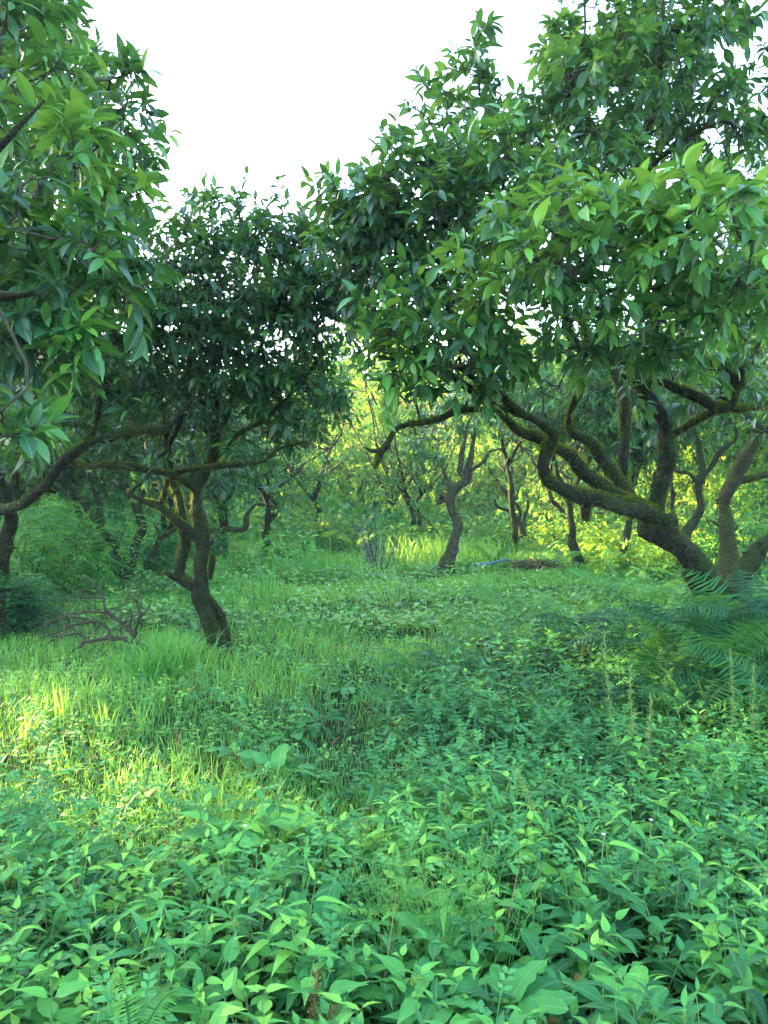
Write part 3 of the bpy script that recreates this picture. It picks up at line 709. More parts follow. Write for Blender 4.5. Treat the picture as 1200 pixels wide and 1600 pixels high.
# ---------------------------------------------------------------- trees further back
def back_tree(px, d, h, cw, label, seed, tint=.45, low=.9, leafm=None, bark=None, dens=7, LL=.2, stems=1, group='trees at the back of the clearing', name='background_tree', cat='tree', lean=0.0, tr=.11):
    rs = R(seed)
    x = (px - 600) / F * d; z0 = g1(x, d)
    ls = []
    for s in range(stems):
        a = rs.rand() * 6.28
        p = np.array([x + .1 * math.cos(a) * (stems > 1), d + .1 * math.sin(a), z0 - .08])
        pts = [[*p, tr * 1.3]]
        hh = low + .5 + rs.rand() * .5
        dx = lean + rs.normal() * .25
        for k in range(1, 6):
            p = p + np.array([dx * .25 + rs.normal() * .09, rs.normal() * .08, hh / 5])
            pts.append([*p, tr * (1 - .09 * k)])
        ls.append(np.array(pts))
        for b in range(3):
            az = b * 2.1 + a + rs.normal() * .3
            q = p.copy(); lp = [[*q, tr * .5]]
            for k in range(1, 5):
                q = q + np.array([math.cos(az) * cw * .17, math.sin(az) * cw * .17, (h - hh) * .16]) + rs.normal(size=3) * .08
                lp.append([*q, tr * (.5 - .09 * k)])
            ls.append(np.array(lp))
    cr = []
    for b in range(5):
        az = b * 1.26 + rs.rand(); rr = cw * (.25 + .3 * rs.rand()) * (b > 0)
        cx = x + math.cos(az) * rr; cy = d + math.sin(az) * rr
        zc = z0 + low + (h - low) * (.3 + .45 * rs.rand() if b else .55)
        rz = (h - low) * (.30 + .14 * rs.rand()) if b else (h - low) * .5
        rx = cw * (.34 + .2 * rs.rand())
        cr.append((600 + cx / cy * F, HOR - (zc - EYE) / cy * F, cy, rx / cy * F, rz / cy * F, rx))
    return tree(name, label, cat, ls, cr, seed + 500, group=group, dens=dens, nl=7, ns=3, LL=LL, WW=LL * .42, tm=T_LOW,
                tint=tint, sides=7, step=.15, bark=bark or M_BARK, leafm=leafm or M_BACK, lump=.15, grow_from=.6, gap=.2, branch_r=.006, sl=.3)

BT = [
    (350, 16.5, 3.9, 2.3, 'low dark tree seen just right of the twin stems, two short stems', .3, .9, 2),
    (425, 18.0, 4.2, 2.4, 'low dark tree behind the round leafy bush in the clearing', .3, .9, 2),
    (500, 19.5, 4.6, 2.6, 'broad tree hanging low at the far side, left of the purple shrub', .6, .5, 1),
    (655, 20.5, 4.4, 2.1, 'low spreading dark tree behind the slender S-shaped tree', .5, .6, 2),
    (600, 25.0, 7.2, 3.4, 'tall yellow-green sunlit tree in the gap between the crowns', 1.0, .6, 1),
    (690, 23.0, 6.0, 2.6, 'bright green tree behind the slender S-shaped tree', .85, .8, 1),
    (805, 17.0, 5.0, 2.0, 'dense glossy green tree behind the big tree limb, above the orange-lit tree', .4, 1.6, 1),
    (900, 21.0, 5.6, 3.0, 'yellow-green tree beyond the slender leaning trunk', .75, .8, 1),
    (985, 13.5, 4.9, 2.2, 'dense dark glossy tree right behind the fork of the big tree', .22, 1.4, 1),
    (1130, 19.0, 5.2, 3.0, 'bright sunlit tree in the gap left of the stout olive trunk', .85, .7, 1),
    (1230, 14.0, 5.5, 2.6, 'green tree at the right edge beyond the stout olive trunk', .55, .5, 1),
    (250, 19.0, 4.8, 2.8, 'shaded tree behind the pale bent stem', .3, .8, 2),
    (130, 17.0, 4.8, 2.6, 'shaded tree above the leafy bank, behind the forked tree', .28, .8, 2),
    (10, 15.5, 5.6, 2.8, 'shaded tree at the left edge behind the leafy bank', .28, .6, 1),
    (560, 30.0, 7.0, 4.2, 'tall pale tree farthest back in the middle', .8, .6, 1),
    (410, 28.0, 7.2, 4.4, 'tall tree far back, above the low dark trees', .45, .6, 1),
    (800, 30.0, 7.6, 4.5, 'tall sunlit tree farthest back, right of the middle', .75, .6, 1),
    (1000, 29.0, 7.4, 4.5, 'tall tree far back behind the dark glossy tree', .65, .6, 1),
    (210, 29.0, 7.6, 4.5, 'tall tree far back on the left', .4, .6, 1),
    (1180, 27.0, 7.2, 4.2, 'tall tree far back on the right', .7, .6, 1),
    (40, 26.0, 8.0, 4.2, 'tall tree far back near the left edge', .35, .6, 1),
]
for i, (px, d, h, cw, lab, ti, low, st) in enumerate(BT):
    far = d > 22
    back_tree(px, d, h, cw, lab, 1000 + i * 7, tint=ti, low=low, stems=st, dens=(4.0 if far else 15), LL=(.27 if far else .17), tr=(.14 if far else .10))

# low mossy limb lying along the ground far left of centre
tree('fallen_limb', 'pale mossy limb lying along the grass with one end bent upright, far left of centre', 'limb', [
    [(322, 832, 16, 16), (338, 830, 16, 13), (358, 828, 16, 12), (376, 829, 16, 13), (384, 820, 16, 13), (385, 805, 16, 11), (392, 795, 16, 9), (402, 788, 16, 6)],
    [(402, 788, 16, 6), (420, 790, 16, 5), (436, 793, 16, 3)],
], [], 101, bark=M_BARK2, sides=8, step=.08)

# distant wood closing the view; unseen left part added to block low sun
def far_wood():
    rs = R(5)
    mb = MB()
    n = 110000
    az = np.radians(np.where(rs.rand(n) < .6, rs.uniform(-85, -27, n), rs.uniform(-30, 38, n))); rr = rs.uniform(36, 50, n)
    hmax = 7.5 + 2.0 * pn(az * 20, 0 * az, 0, 1, 0) + 1.0 * pn(az * 70, rr * .2, 0, 1, 0)
    hmax = hmax + 8.5 * np.clip((-np.degrees(az) - 28) / 6, 0, 1)  # extra height out of view, added to keep direct sun off the clearing
    z = rs.rand(n) ** .8 * hmax
    P = np.stack([np.sin(az) * rr, np.cos(az) * rr, z + .1], 1)
    keep = pn(P[:, 0], P[:, 1], P[:, 2], .9, 3) > -.75
    keep &= keep_mask(P, extra=.9)
    P = P[keep]; m = len(P)
    L = .55 + .5 * rs.rand(m)
    leaves(mb, T_LOW, P, rdir(rs, m) * [1, 1, .6] - [0, 0, .2], UP + rdir(rs, m) * .7, L, L * .6, .2, np.clip(.35 + .25 * rs.normal(size=m) * .6 + .2 * pn(P[:, 0], P[:, 1], P[:, 2], .3, 2), 0, 1))
    tag(mb.build('distant_wood', M_BACK), 'hazy green wood closing off the far side of the clearing, with an unseen left part added for shade', 'wood', kind='stuff')
far_wood()

def far_thicket():
    rs = R(6); mb = MB(); n = 26000
    az = np.radians(rs.uniform(-36, 36, n)); rr = rs.uniform(22, 36, n)
    hm = .9 + .5 * pn(az * 30, rr * .5) + .04 * (rr - 22)
    P = np.stack([np.sin(az) * rr, np.cos(az) * rr, .25 + rs.rand(n) * np.maximum(hm, .1)], 1)
    P = P[pn(P[:, 0], P[:, 1], 0, .8, 5) > -.25]; m = len(P); L = .2 + .2 * rs.rand(m)
    leaves(mb, T_LOW, P, rdir(rs, m) * [1, 1, .7], UP + rdir(rs, m) * .7, L, L * .5, .25, np.clip(.5 + .12 * rs.normal(size=m) + .22 * pn(P[:, 0], P[:, 1], 0, .4, 2), 0, 1))
    tag(mb.build('undergrowth', M_BACK), 'soft low green undergrowth along the far side of the clearing', 'undergrowth', kind='stuff')
far_thicket()

# ---------------------------------------------------------------- undergrowth
def scatter(rs, dens_fn, y0, y1, side=.56, pad=1.7, dmax=400):
    """points in the (widened) view wedge, dens_fn(x,y) plants per square metre"""
    area = (y1 - y0) * (side * (y0 + y1) + 2 * pad)
    n = int(area * dmax)
    y = rs.uniform(y0, y1, n); hw = side * y + pad; hm = side * y1 + pad
    x = rs.uniform(-hm, hm, n)
    k = np.abs(x) < hw
    x, y = x[k], y[k]
    dd = n / ((y1 - y0) * 2 * hm)
    m = rs.rand(len(x)) < dens_fn(x, y) / dd
    return x[m], y[m]

def sm(a, b, v):
    t = np.clip((v - a) / (b - a), 0, 1); return t * t * (3 - 2 * t)

# where the leafy herbs stand: foreground, the right side, thinning into grass on the left and far away
def herbness(x, y):
    h = 1 - sm(2.7, 3.6, y + .25 * pn(x, y, 0, 1.8, 0))               # foreground
    h2 = sm(-.15, .6, x - .06 * (y - 3) + .15 * pn(x, y, 0, 1.4, 2)) * (1 - sm(5.4, 7.2, y - .55 * x + .5 * pn(x, y, 0, .9, 4)))
    return np.clip(np.maximum(h, h2), 0, 1)

def trail(x, y):
    """the faint trodden line running from the lower middle towards the back"""
    c = -.10 + .03 * (y - 2) - .28 * np.sin((y - 2) * .42)
    return np.exp(-((x - c) / (.16 + .02 * y)) ** 2)

def herb_stems(mb, ms, x, y, rs, tm, hgt, nodes, LL, WW, tint, pairs=True, droop=.35):
    """upright stems with opposite leaf pairs and a top whorl"""
    n = len(x)
    z = ground(x, y)
    H = hgt * (.55 + .6 * rs.rand(n)) * (1 + .25 * pn(x, y, 0, 1.3, 2))
    lean = rs.normal(size=(n, 2)) * .16
    B = np.stack([x, y, z], 1)
    Tp = B + np.stack([lean[:, 0] * H, lean[:, 1] * H, H], 1)
    if ms is not None:
        mid = (B + Tp) / 2 + rs.normal(size=(n, 3)) * .012
        v, f = tubes(np.stack([B, mid, Tp], 1), np.tile([.0026, .002, .0013], (n, 1)), 3)
        ms.add(v, f)
    a0 = rs.rand(n) * 6.28
    tn = np.clip(tint - .05 + .22 * rs.normal(size=n) + .2 * pn(x, y, 0, 1.1, 6), 0, 1)
    for k in range(nodes):
        t = 1 - (k / nodes) * .75
        sc_ = (.55, .9, 1.05, 1.05, .95, .9, .8)[min(k, 6)]
        for s in (0, math.pi):
            a = a0 + k * 1.57 + s + rs.normal(size=n) * .25
            el = (.75, .35, .15, .05, 0, -.1, -.1)[min(k, 6)] + rs.normal(size=n) * .22
            D = np.stack([np.cos(a), np.sin(a), el], 1)
            P = B + (Tp - B) * t + nrm(D) * (LL * .12)
            L = LL * sc_ * (.75 + .5 * rs.rand(n)); 
            m = rs.rand(n) > .08
            N = UP + rdir(rs, n) * .3
            leaves(mb, tm, P[m], D[m], N[m], L[m], (L * WW / LL)[m], (droop * (.4 + rs.rand(n)))[m],
                   np.clip(tn + (.14 if k == 0 else -.03 * k) + .07 * rs.normal(size=n), 0, 1)[m])

def build_herbs():
    rs = R(77)
    mb = MB(); ms = MB()
    mix = lambda x, y: np.clip(.5 + .9 * pn(x, y, 0, 1.7, 3) + .4 * pn(x, y, 0, 5, 1), 0, 1)
    gap = lambda x, y: .35 + .65 * (pn(x, y, 0, 3.6, 9) > -.45)
    for y0, y1, tm_, k_ in ((1.15, 3.4, T_OVATE, 1), (3.4, 5.4, T_OVMID, .85)):
        x, y = scatter(rs, lambda x, y: 150 * k_ * herbness(x, y) * (1 - .55 * trail(x, y)) * (.25 + .75 * mix(x, y)) * gap(x, y), y0, y1, dmax=200)
        herb_stems(mb, ms, x, y, rs, tm_, .28, 4, .092, .042, .56)
        x, y = scatter(rs, lambda x, y: 170 * k_ * herbness(x, y) * (1.1 - mix(x, y)) * gap(x, y) + 25, y0, y1, dmax=200)
        herb_stems(mb, ms, x, y, rs, T_OVMID, .20, 5, .055, .030, .66)
        x, y = scatter(rs, lambda x, y: 55 * k_ * herbness(x, y) * (.4 + (pn(x, y, 0, 2.4, 5) > .1)), y0, y1, dmax=90)
        herb_stems(mb, ms, x, y, rs, tm_, .33, 6, .10, .022, .50, droop=.6)
        x, y = scatter(rs, lambda x, y: 7 * herbness(x, y), y0, y1, dmax=9)
        herb_stems(mb, ms, x, y, rs, tm_, .30, 3, .08, .036, .98)
    x, y = scatter(rs, lambda x, y: 110 * herbness(x, y), 5.2, 8.5, dmax=110)
    herb_stems(mb, None, x, y, rs, T_OVMID, .30, 4, .10, .046, .40)
    m_ = MB()
    x, y = scatter(rs, lambda x, y: 5.0 + 0 * x, 1.3, 9.0, dmax=6)
    n = len(x); z = ground(x, y); B = np.stack([x, y, z + .02], 1); hh = .15 + .3 * rs.rand(n)
    E_ = B + nrm(rdir(rs, n) * .7 + UP * .8) * hh[:, None]
    v, f = tubes(np.stack([B, (B + E_) / 2 + rs.normal(size=(n, 3)) * .02, E_], 1), np.tile([.0028, .002, .001], (n, 1)), 4); m_.add(v, f, rs.rand(len(v)) * .5 + .4)
    x, y = scatter(rs, lambda x, y: 16.0 + 0 * x, 1.3, 9.0, dmax=18)
    n = len(x); P_ = np.stack([x, y, ground(x, y) + .05 + .2 * rs.rand(n) * herbness(x, y)], 1)
    leaves(m_, T_MID, P_, rdir(rs, n), UP + rdir(rs, n) * .8, .05 + .05 * rs.rand(n), .022, .6, rs.rand(n))
    tag(m_.build('leaf_litter', M_RUST), 'scattered dry brown stalks and dead leaves caught among the green plants', 'leaf litter', kind='stuff')
    # small creeping herbs among the grass
    x, y = scatter(rs, lambda x, y: 110 * (1 - herbness(x, y)) * (.35 + .65 * (pn(x, y, 0, 1.6, 5) > .0)), 2.6, 8.0, dmax=110)
    herb_stems(mb, None, x, y, rs, T_OVMID, .12, 3, .055, .03, .62)
    x, y = scatter(rs, lambda x, y: 38 * (.3 + .7 * (pn(x, y, 0, .8, 5) > .1)), 8.0, 20, dmax=40)
    herb_stems(mb, None, x, y, rs, T_LOW, .2, 3, .13, .07, .55)
    tag(mb.build('leafy_herbs', M_HERB), 'dense knee-high carpet of pointed oval green leaves', 'ground cover', kind='stuff')
    tag(ms.build('herb_stems', M_STEM), 'thin green stems under the leafy carpet', 'stems', kind='stuff')
build_herbs()

def build_mugwort():
    """plants with deeply cut silvery green leaves, mixed into the foreground"""
    rs = R(78); mb = MB()
    def dens(x, y):
        p = pn(x, y, 0, 1.5, 8) + .35 * pn(x, y, 0, 4, 1)
        return 75 * (p > -.05) * herbness(x, y) * (1 - .7 * trail(x, y)) + 2.5
    x, y = scatter(rs, dens, 1.15, 5.5, dmax=70)
    n = len(x); z = ground(x, y); H = .33 * (.6 + .6 * rs.rand(n)); B = np.stack([x, y, z], 1)
    ax = nrm(np.stack([rs.normal(size=n) * .15, rs.normal(size=n) * .15, np.ones(n)], 1))
    a0 = rs.rand(n) * 6.28; tn = np.clip(.5 + .2 * rs.normal(size=n), 0, 1)
    v, f = tubes(np.stack([B, B + ax * (H * .5)[:, None], B + ax * H[:, None]], 1), np.tile([.003, .0025, .0015], (n, 1)), 3)
    mb.add(v, f, .4)
    for k in range(8):
        a = a0 + k * 2.4; t = 1 - k * .1
        D = nrm(np.stack([np.cos(a), np.sin(a), .95 - .13 * k + rs.normal(size=n) * .15], 1))
        L = (.055 + .016 * min(k, 4)) * (.8 + .4 * rs.rand(n))
        P = B + ax * (H * t)[:, None]
        N = nrm(UP + rdir(rs, n) * .2); N = nrm(N - (N * D).sum(1, keepdims=True) * D); S = np.cross(D, N)
        for u, ang, ll in [(0.3, .9, .35), (.3, -.9, .35), (.55, .8, .42), (.55, -.8, .42), (.78, .65, .38), (.78, -.65, .38), (.1, 0, .95)]:
            dd = D * math.cos(ang) + S * math.sin(ang) - UP * .1
            leaves(mb, T_LOW, P + D * (L * u)[:, None], dd, N + rdir(rs, n) * .15, L * ll, L * (.20 if ang else .16), .2, tn)
    tag(mb.build('mugwort', M_MUG), 'soft feathery cut-leaved plants mixed through the foreground', 'ground cover', kind='stuff')
build_mugwort()

def blades(mb, x, y, rs, H, wd, tint, bend=.55, zz=None):
    n = len(x); z = ground(x, y) if zz is None else zz
    a = rs.rand(n) * 6.28; b = bend * (.3 + rs.rand(n))
    out = np.stack([np.cos(a), np.sin(a), 0 * a], 1); sd = np.stack([-np.sin(a), np.cos(a), 0 * a], 1)
    tw = rs.normal(size=n) * .5; sd = sd * np.cos(tw)[:, None] + out * np.sin(tw)[:, None]
    B = np.stack([x, y, z], 1); v = []
    for t, ww in ((0, .7), (.4, 1), (.75, .7)):
        c = B + UP * (H * (t - .30 * b * t * t))[:, None] + out * (H * b * t * t)[:, None]
        v += [c - sd * (wd * ww / 2)[:, None], c + sd * (wd * ww / 2)[:, None]]
    v.append(B + UP * (H * (1 - .38 * b))[:, None] + out * (H * b)[:, None])
    V = np.stack(v, 1)
    tf = np.array([(0, 1, 3), (0, 3, 2), (2, 3, 5), (2, 5, 4), (4, 5, 6)])
    f = (tf[None] + (np.arange(n) * 7)[:, None, None]).reshape(-1, 3)
    mb.add(V.reshape(-1, 3), f, np.repeat(tint, 7))

def build_grass():
    rs = R(80); mb = MB()
    for (y0, y1, dn, h, wd) in ((1.2, 3.0, 500, .16, .0045), (3.0, 5.0, 1700, .14, .0042), (5.0, 8.0, 1300, .12, .0055), (8.0, 13, 720, .13, .008), (13, 22, 260, .2, .015), (22, 40, 60, .26, .03)):
        def dens(x, y):
            hb = herbness(x, y)
            return dn * (1 - .8 * hb) * (.55 + .45 * pn(x, y, 0, 1.9, 2) * .8 + .2)
        x, y = scatter(rs, dens, y0, y1, dmax=dn * 1.3)
        n = len(x)
        tall = (1 + .5 * pn(x, y, 0, 1.2, 7)) * (1 - .45 * trail(x, y))
        H = h * (.5 + .9 * rs.rand(n)) * np.clip(tall, .35, 2)
        tint = np.clip(.56 + .16 * rs.normal(size=n) + .18 * pn(x, y, 0, .5, 3) + .1 * sm(6, 12, y), 0, 1)
        blades(mb, x, y, rs, H, wd * (.7 + .6 * rs.rand(n)), tint)
    tag(mb.build('grass', M_GRASS), 'long soft green grass covering the clearing floor', 'grass', kind='stuff')
build_grass()

# ---------------------------------------------------------------- single plants
def tuft(px, d, n, H, spread, label, seed, wd=.006, tint=.5, name='grass_tuft', cat='grass tuft', group=None, bend=.6, mat=None):
    rs = R(seed); x0 = (px - 600) / F * d; z0 = g1(x0, d)
    x = x0 + rs.normal(size=n) * spread; y = d + rs.normal(size=n) * spread
    mb = MB()
    blades(mb, x, y, rs, H * (.6 + .5 * rs.rand(n)), wd * (.7 + .6 * rs.rand(n)), np.clip(tint + .15 * rs.normal(size=n), 0, 1), bend)
    o = mb.build(name, mat or M_GRASS, None, (x0, d, z0))
    return tag(o, label, cat, group)

tuft(262, 6.5, 420, .42, .16, 'arching tussock of long dark grass just left of the twin-stemmed tree foot', 1, .008, .45, bend=.9)
tuft(228, 6.2, 220, .34, .14, 'smaller arching grass tussock below the dead branch', 2, .008, .5, bend=.9)
tuft(490, 12.5, 90, .62, .16, 'upright clump of stiff rushes in mid clearing', 3, .012, .35, 'rush_clump', 'rushes', bend=.25)
tuft(545, 12.0, 45, .55, .3, 'thin scattered rushes left of the purple shrub', 4, .010, .4, 'rush_clump', 'rushes', bend=.3)
tuft(425, 10.5, 40, .5, .16, 'small dark rush clump near the tall weed stems', 5, .010, .35, 'rush_clump', 'rushes', bend=.3)
tuft(660, 15.0, 260, .75, .5, 'pale straw-coloured long grass patch left of the slender S-shaped tree', 6, .016, .95, 'grass_patch', 'long grass', bend=.5)
tuft(740, 14.6, 200, .7, .4, 'pale long grass patch right of the slender S-shaped tree', 7, .016, .8, 'grass_patch', 'long grass', bend=.5)
for k, (px, d_, H) in enumerate([(100, 4.9, .34), (162, 4.75, .3), (70, 5.1, .24), (225, 4.8, .26), (95, 4.1, .22), (190, 3.9, .2), (40, 4.6, .24)]):
    tuft(px, d_, 16, H, .035, ['yellow sunlit grass shoots, tallest of those above the sun patch on the left', 'sunlit grass shoots at the top right of the sun patch', 'small grass shoots left of the tallest sunlit shoots',
                               'lone thin grass shoots at the right end of the sun patch', 'small forked grass shoots below the sun patch', 'short grass shoots right of the forked shoots, below the sun patch', 'short grass shoots nearest the left edge, beside the sun patch'][k],
         20 + k, .009, .85, 'grass_shoots', 'grass shoots', 'broad grass shoots in the sun', bend=.3)

def panicle(px, d, n, H, label, seed):
    """airy flowering grass: fine stalks with side branches and tiny spikelets"""
    rs = R(seed); x0 = (px - 600) / F * d; z0 = g1(x0, d); o = np.array([x0, d, z0])
    root = empty('flowering_grass', o, label, 'grass', 'flowering grasses in the foreground')
    mb = MB(); ms = MB()
    B = o + np.stack([rs.normal(size=n) * .09, rs.normal(size=n) * .07, np.zeros(n)], 1)
    a = rs.rand(n) * 6.28; ln = rs.rand(n) * .30
    D = nrm(np.stack([np.cos(a) * ln, np.sin(a) * ln, np.ones(n)], 1)); h = H * (.7 + .4 * rs.rand(n))
    t = np.linspace(0, 1, 6)
    out = np.stack([np.cos(a), np.sin(a), 0 * a], 1)
    P = B[:, None] + D[:, None] * (h[:, None] * t)[..., None] + out[:, None] * (.12 * h[:, None] * t[None] ** 2.5)[..., None]
    v, f = tubes(P, np.tile(np.linspace(.0016, .0006, 6), (n, 1)), 3); mb.add(v, f, .5)
    for k in range(12):
        tt = .55 + .45 * k / 12; i = np.minimum((tt * 5), 4.99); i0 = int(i)
        c = P[:, i0] * (1 - (i - i0)) + P[:, min(i0 + 1, 5)] * (i - i0)
        bd = nrm(rdir(rs, n) + D * 1.1); bl = (.10 * (1.35 - tt)) * (.6 + .8 * rs.rand(n)) * H / .6
        e = c + bd * bl[:, None]
        v, f = tubes(np.stack([c, (c + e) / 2 - UP * .002, e], 1), np.tile([.0007, .0006, .0004], (n, 1)), 3); mb.add(v, f, .55)
        for s in (.5, .8, 1.0):
            q = c + (e - c) * s
            leaves(ms, T_LOW, q, bd + rdir(rs, n) * .5, rdir(rs, n), .007, .0035, .1, .6 + .3 * rs.rand(n))
    bl = MB(); m = n * 7
    blades(bl, x0 + rs.normal(size=m) * .12, d + rs.normal(size=m) * .10, rs, H * .6 * (.5 + .6 * rs.rand(m)), np.full(m, .003), np.clip(.5 + .15 * rs.normal(size=m), 0, 1), .7)
    mb.build('stalks', M_GRASS, root, o); ms.build('seed_head', M_SEED, root, o); bl.build('blades', M_GRASS, root, o)

panicle(700, 2.25, 34, .50, 'large airy flowering grass clump, lowest in the middle foreground', 1)
panicle(645, 2.45, 18, .42, 'smaller airy flowering grass left of the large clump', 2)
panicle(575, 2.9, 14, .34, 'fine flowering grass in the middle foreground beside the trodden line', 3)

def rosette(px, d, n, L, label, seed, tint=.5, up=.7, cat='broadleaf plant', wdr=.55, group='broad-leaved dock and plantain plants'):
    """broad wavy leaves rising from one crown"""
    rs = R(seed); x0 = (px - 600) / F * d; z0 = g1(x0, d); mb = MB()
    k = np.arange(n); a = k * 2.4 + rs.rand()
    el = up + rs.normal(size=n) * .3
    D = np.stack([np.cos(a), np.sin(a), el], 1)
    P = np.array([x0, d, z0 + (.13 if d < 3.2 else .05)]) + nrm(D) * (L * .5) + rs.normal(size=(n, 3)) * .01
    LLn = L * (.6 + .45 * rs.rand(n))
    leaves(mb, T_BROAD, P, D, UP + rdir(rs, n) * .25, LLn, LLn * wdr * (.85 + .3 * rs.rand(n)), .45 + .3 * rs.rand(n), np.clip(tint + .12 * rs.normal(size=n), 0, 1))
    o = mb.build('broadleaf_plant', M_HERB, None, (x0, d, z0))
    return tag(o, label, cat, group)

RO = [
    (790, 1.98, 11, .20, 'broad crinkled dock leaves at the bottom edge, right of the middle', .66, .9),
    (1000, 1.98, 8, .17, 'round bright leaf cluster at the bottom edge beneath the large mugwort', .6, .9),
    (700, 2.3, 9, .18, 'large upright broad leaves behind the flowering grass', .5, 1.1),
    (430, 3.0, 14, .17, 'brightest broadleaf rosette, pale and upturned, beside the trodden line', .88, .9),
    (440, 3.95, 12, .19, 'broadleaf rosette just behind the brightest one', .48, .7),
    (390, 2.75, 10, .18, 'broad leaves left of the trodden line, below the brightest rosette', .5, .6),
    (345, 3.0, 8, .14, 'small broadleaf rosette under the pale bent grass stem', .5, .6),
    (490, 2.35, 10, .18, 'upright broad leaves at the lower middle', .5, 1.2),
    (545, 2.5, 7, .14, 'broad leaves next to the dark tuft in the lower middle', .45, .7),
    (520, 3.2, 9, .15, 'broad leaves on the right rim of the trodden line', .4, .6),
    (455, 4.6, 10, .17, 'glossy broad leaves halfway up the trodden line', .4, .4),
    (500, 5.0, 10, .17, 'flat glossy broad leaves at the upper bend of the trodden line', .38, .4),
    (545, 5.7, 9, .16, 'bluish flat leaves far up the trodden line', .35, .4),
    (520, 2.1, 8, .16, 'broad leaves bottom centre beside the reddish dock spike', .55, .8),
    (375, 4.2, 8, .15, 'half-hidden broad leaves in the grass left of the trodden line', .5, .6),
    (830, 2.25, 7, .15, 'broad leaves above the bottom dock clump', .5, .8),
    (600, 2.15, 8, .15, 'broad leaves at the foot of the flowering grass', .5, .7),
]
for i, (px, d_, n, L, lab, ti, up_) in enumerate(RO):
    rosette(px, d_, n, L * (.66 if d_ < 2.7 else .85), lab, 300 + i, ti, up_)

def fern(px, d, n, L, label, seed, tint=.45, group='ferns in the undergrowth', up=.9, az=None, dz=0.0):
    rs = R(seed); x0 = (px - 600) / F * d; z0 = g1(x0, d) + dz; o = np.array([x0, d, z0])
    root = empty('fern', o, label, 'fern', group)
    for j in range(n):
        mb = MB()
        a = (j * 2.4 + rs.rand() * .6) if az is None else az[j % len(az)] + rs.normal() * .15
        Lf = L * (.7 + .4 * rs.rand()); u = up * (.8 + .4 * rs.rand())
        out = np.array([math.cos(a), math.sin(a), 0])
        t = np.linspace(0, 1, 30); nt_ = len(t)
        # arching rachis
        th0 = math.atan(u * 2.2); th = th0 - t ** 1.6 * (1.1 + .5 * rs.rand())
        step = np.cumsum(np.stack([np.cos(th), np.sin(th)], 1), 0) / nt_ * Lf
        C_ = o + UP * (.12 * L) + np.outer(step[:, 0], out) + np.outer(step[:, 1], UP)
        v, f = tubes(C_[None], np.linspace(.0035, .001, nt_)[None], 4); mb.add(v, f, .35)
        T = nrm(np.gradient(C_, axis=0)); S = nrm(np.cross(T, UP)); N = np.cross(S, T)
        roll = rs.normal() * .35; S2 = S * math.cos(roll) + N * math.sin(roll); N = np.cross(S2, T); S = S2
        tn = np.clip(tint + .24 * rs.normal(), 0, 1)
        for i in range(4, nt_):
            w_ = Lf * .185 * math.sin(math.pi * ((t[i] - .12) / .95) ** .75) ** .8 if t[i] < .98 else Lf * .02
            w_ = max(w_, Lf * .015)
            for s in (-1, 1):
                m = max(4, int(w_ / (.016 if Lf < 1 else .02)))
                ff = (np.arange(m) + .5) / m
                dirp = nrm(S[i] * s + T[i] * (.35 + .08 * rs.normal()) - UP * (.12 + .12 * rs.normal()))
                if True:
                    pw = Lf / 30 * .72
                    leaves(mb, T_PINNA, C_[i][None], dirp[None], (N[i] + rdir(rs, 1)[0] * .25)[None], w_, pw, .25, np.clip(tn + .08 * rs.normal(), 0, 1))
                    continue
                base = C_[i] + np.outer(ff * w_, dirp) - np.outer((ff ** 2) * w_ * .22, UP)
                pl = Lf * .023 * (1.05 - ff) + .003
                for s2 in (-1, 1):
                    D = nrm(np.cross(N[i], dirp) * s2 + dirp * .5)
                    leaves(mb, T_LOW, base, np.repeat(D[None], m, 0), np.repeat(N[i][None], m, 0) + rdir(rs, m) * .15, pl, pl * .55 + .003, .1, np.clip(tn + .05 * rs.normal(size=m), 0, 1))
        mb.build('frond', M_FERN, root, o)

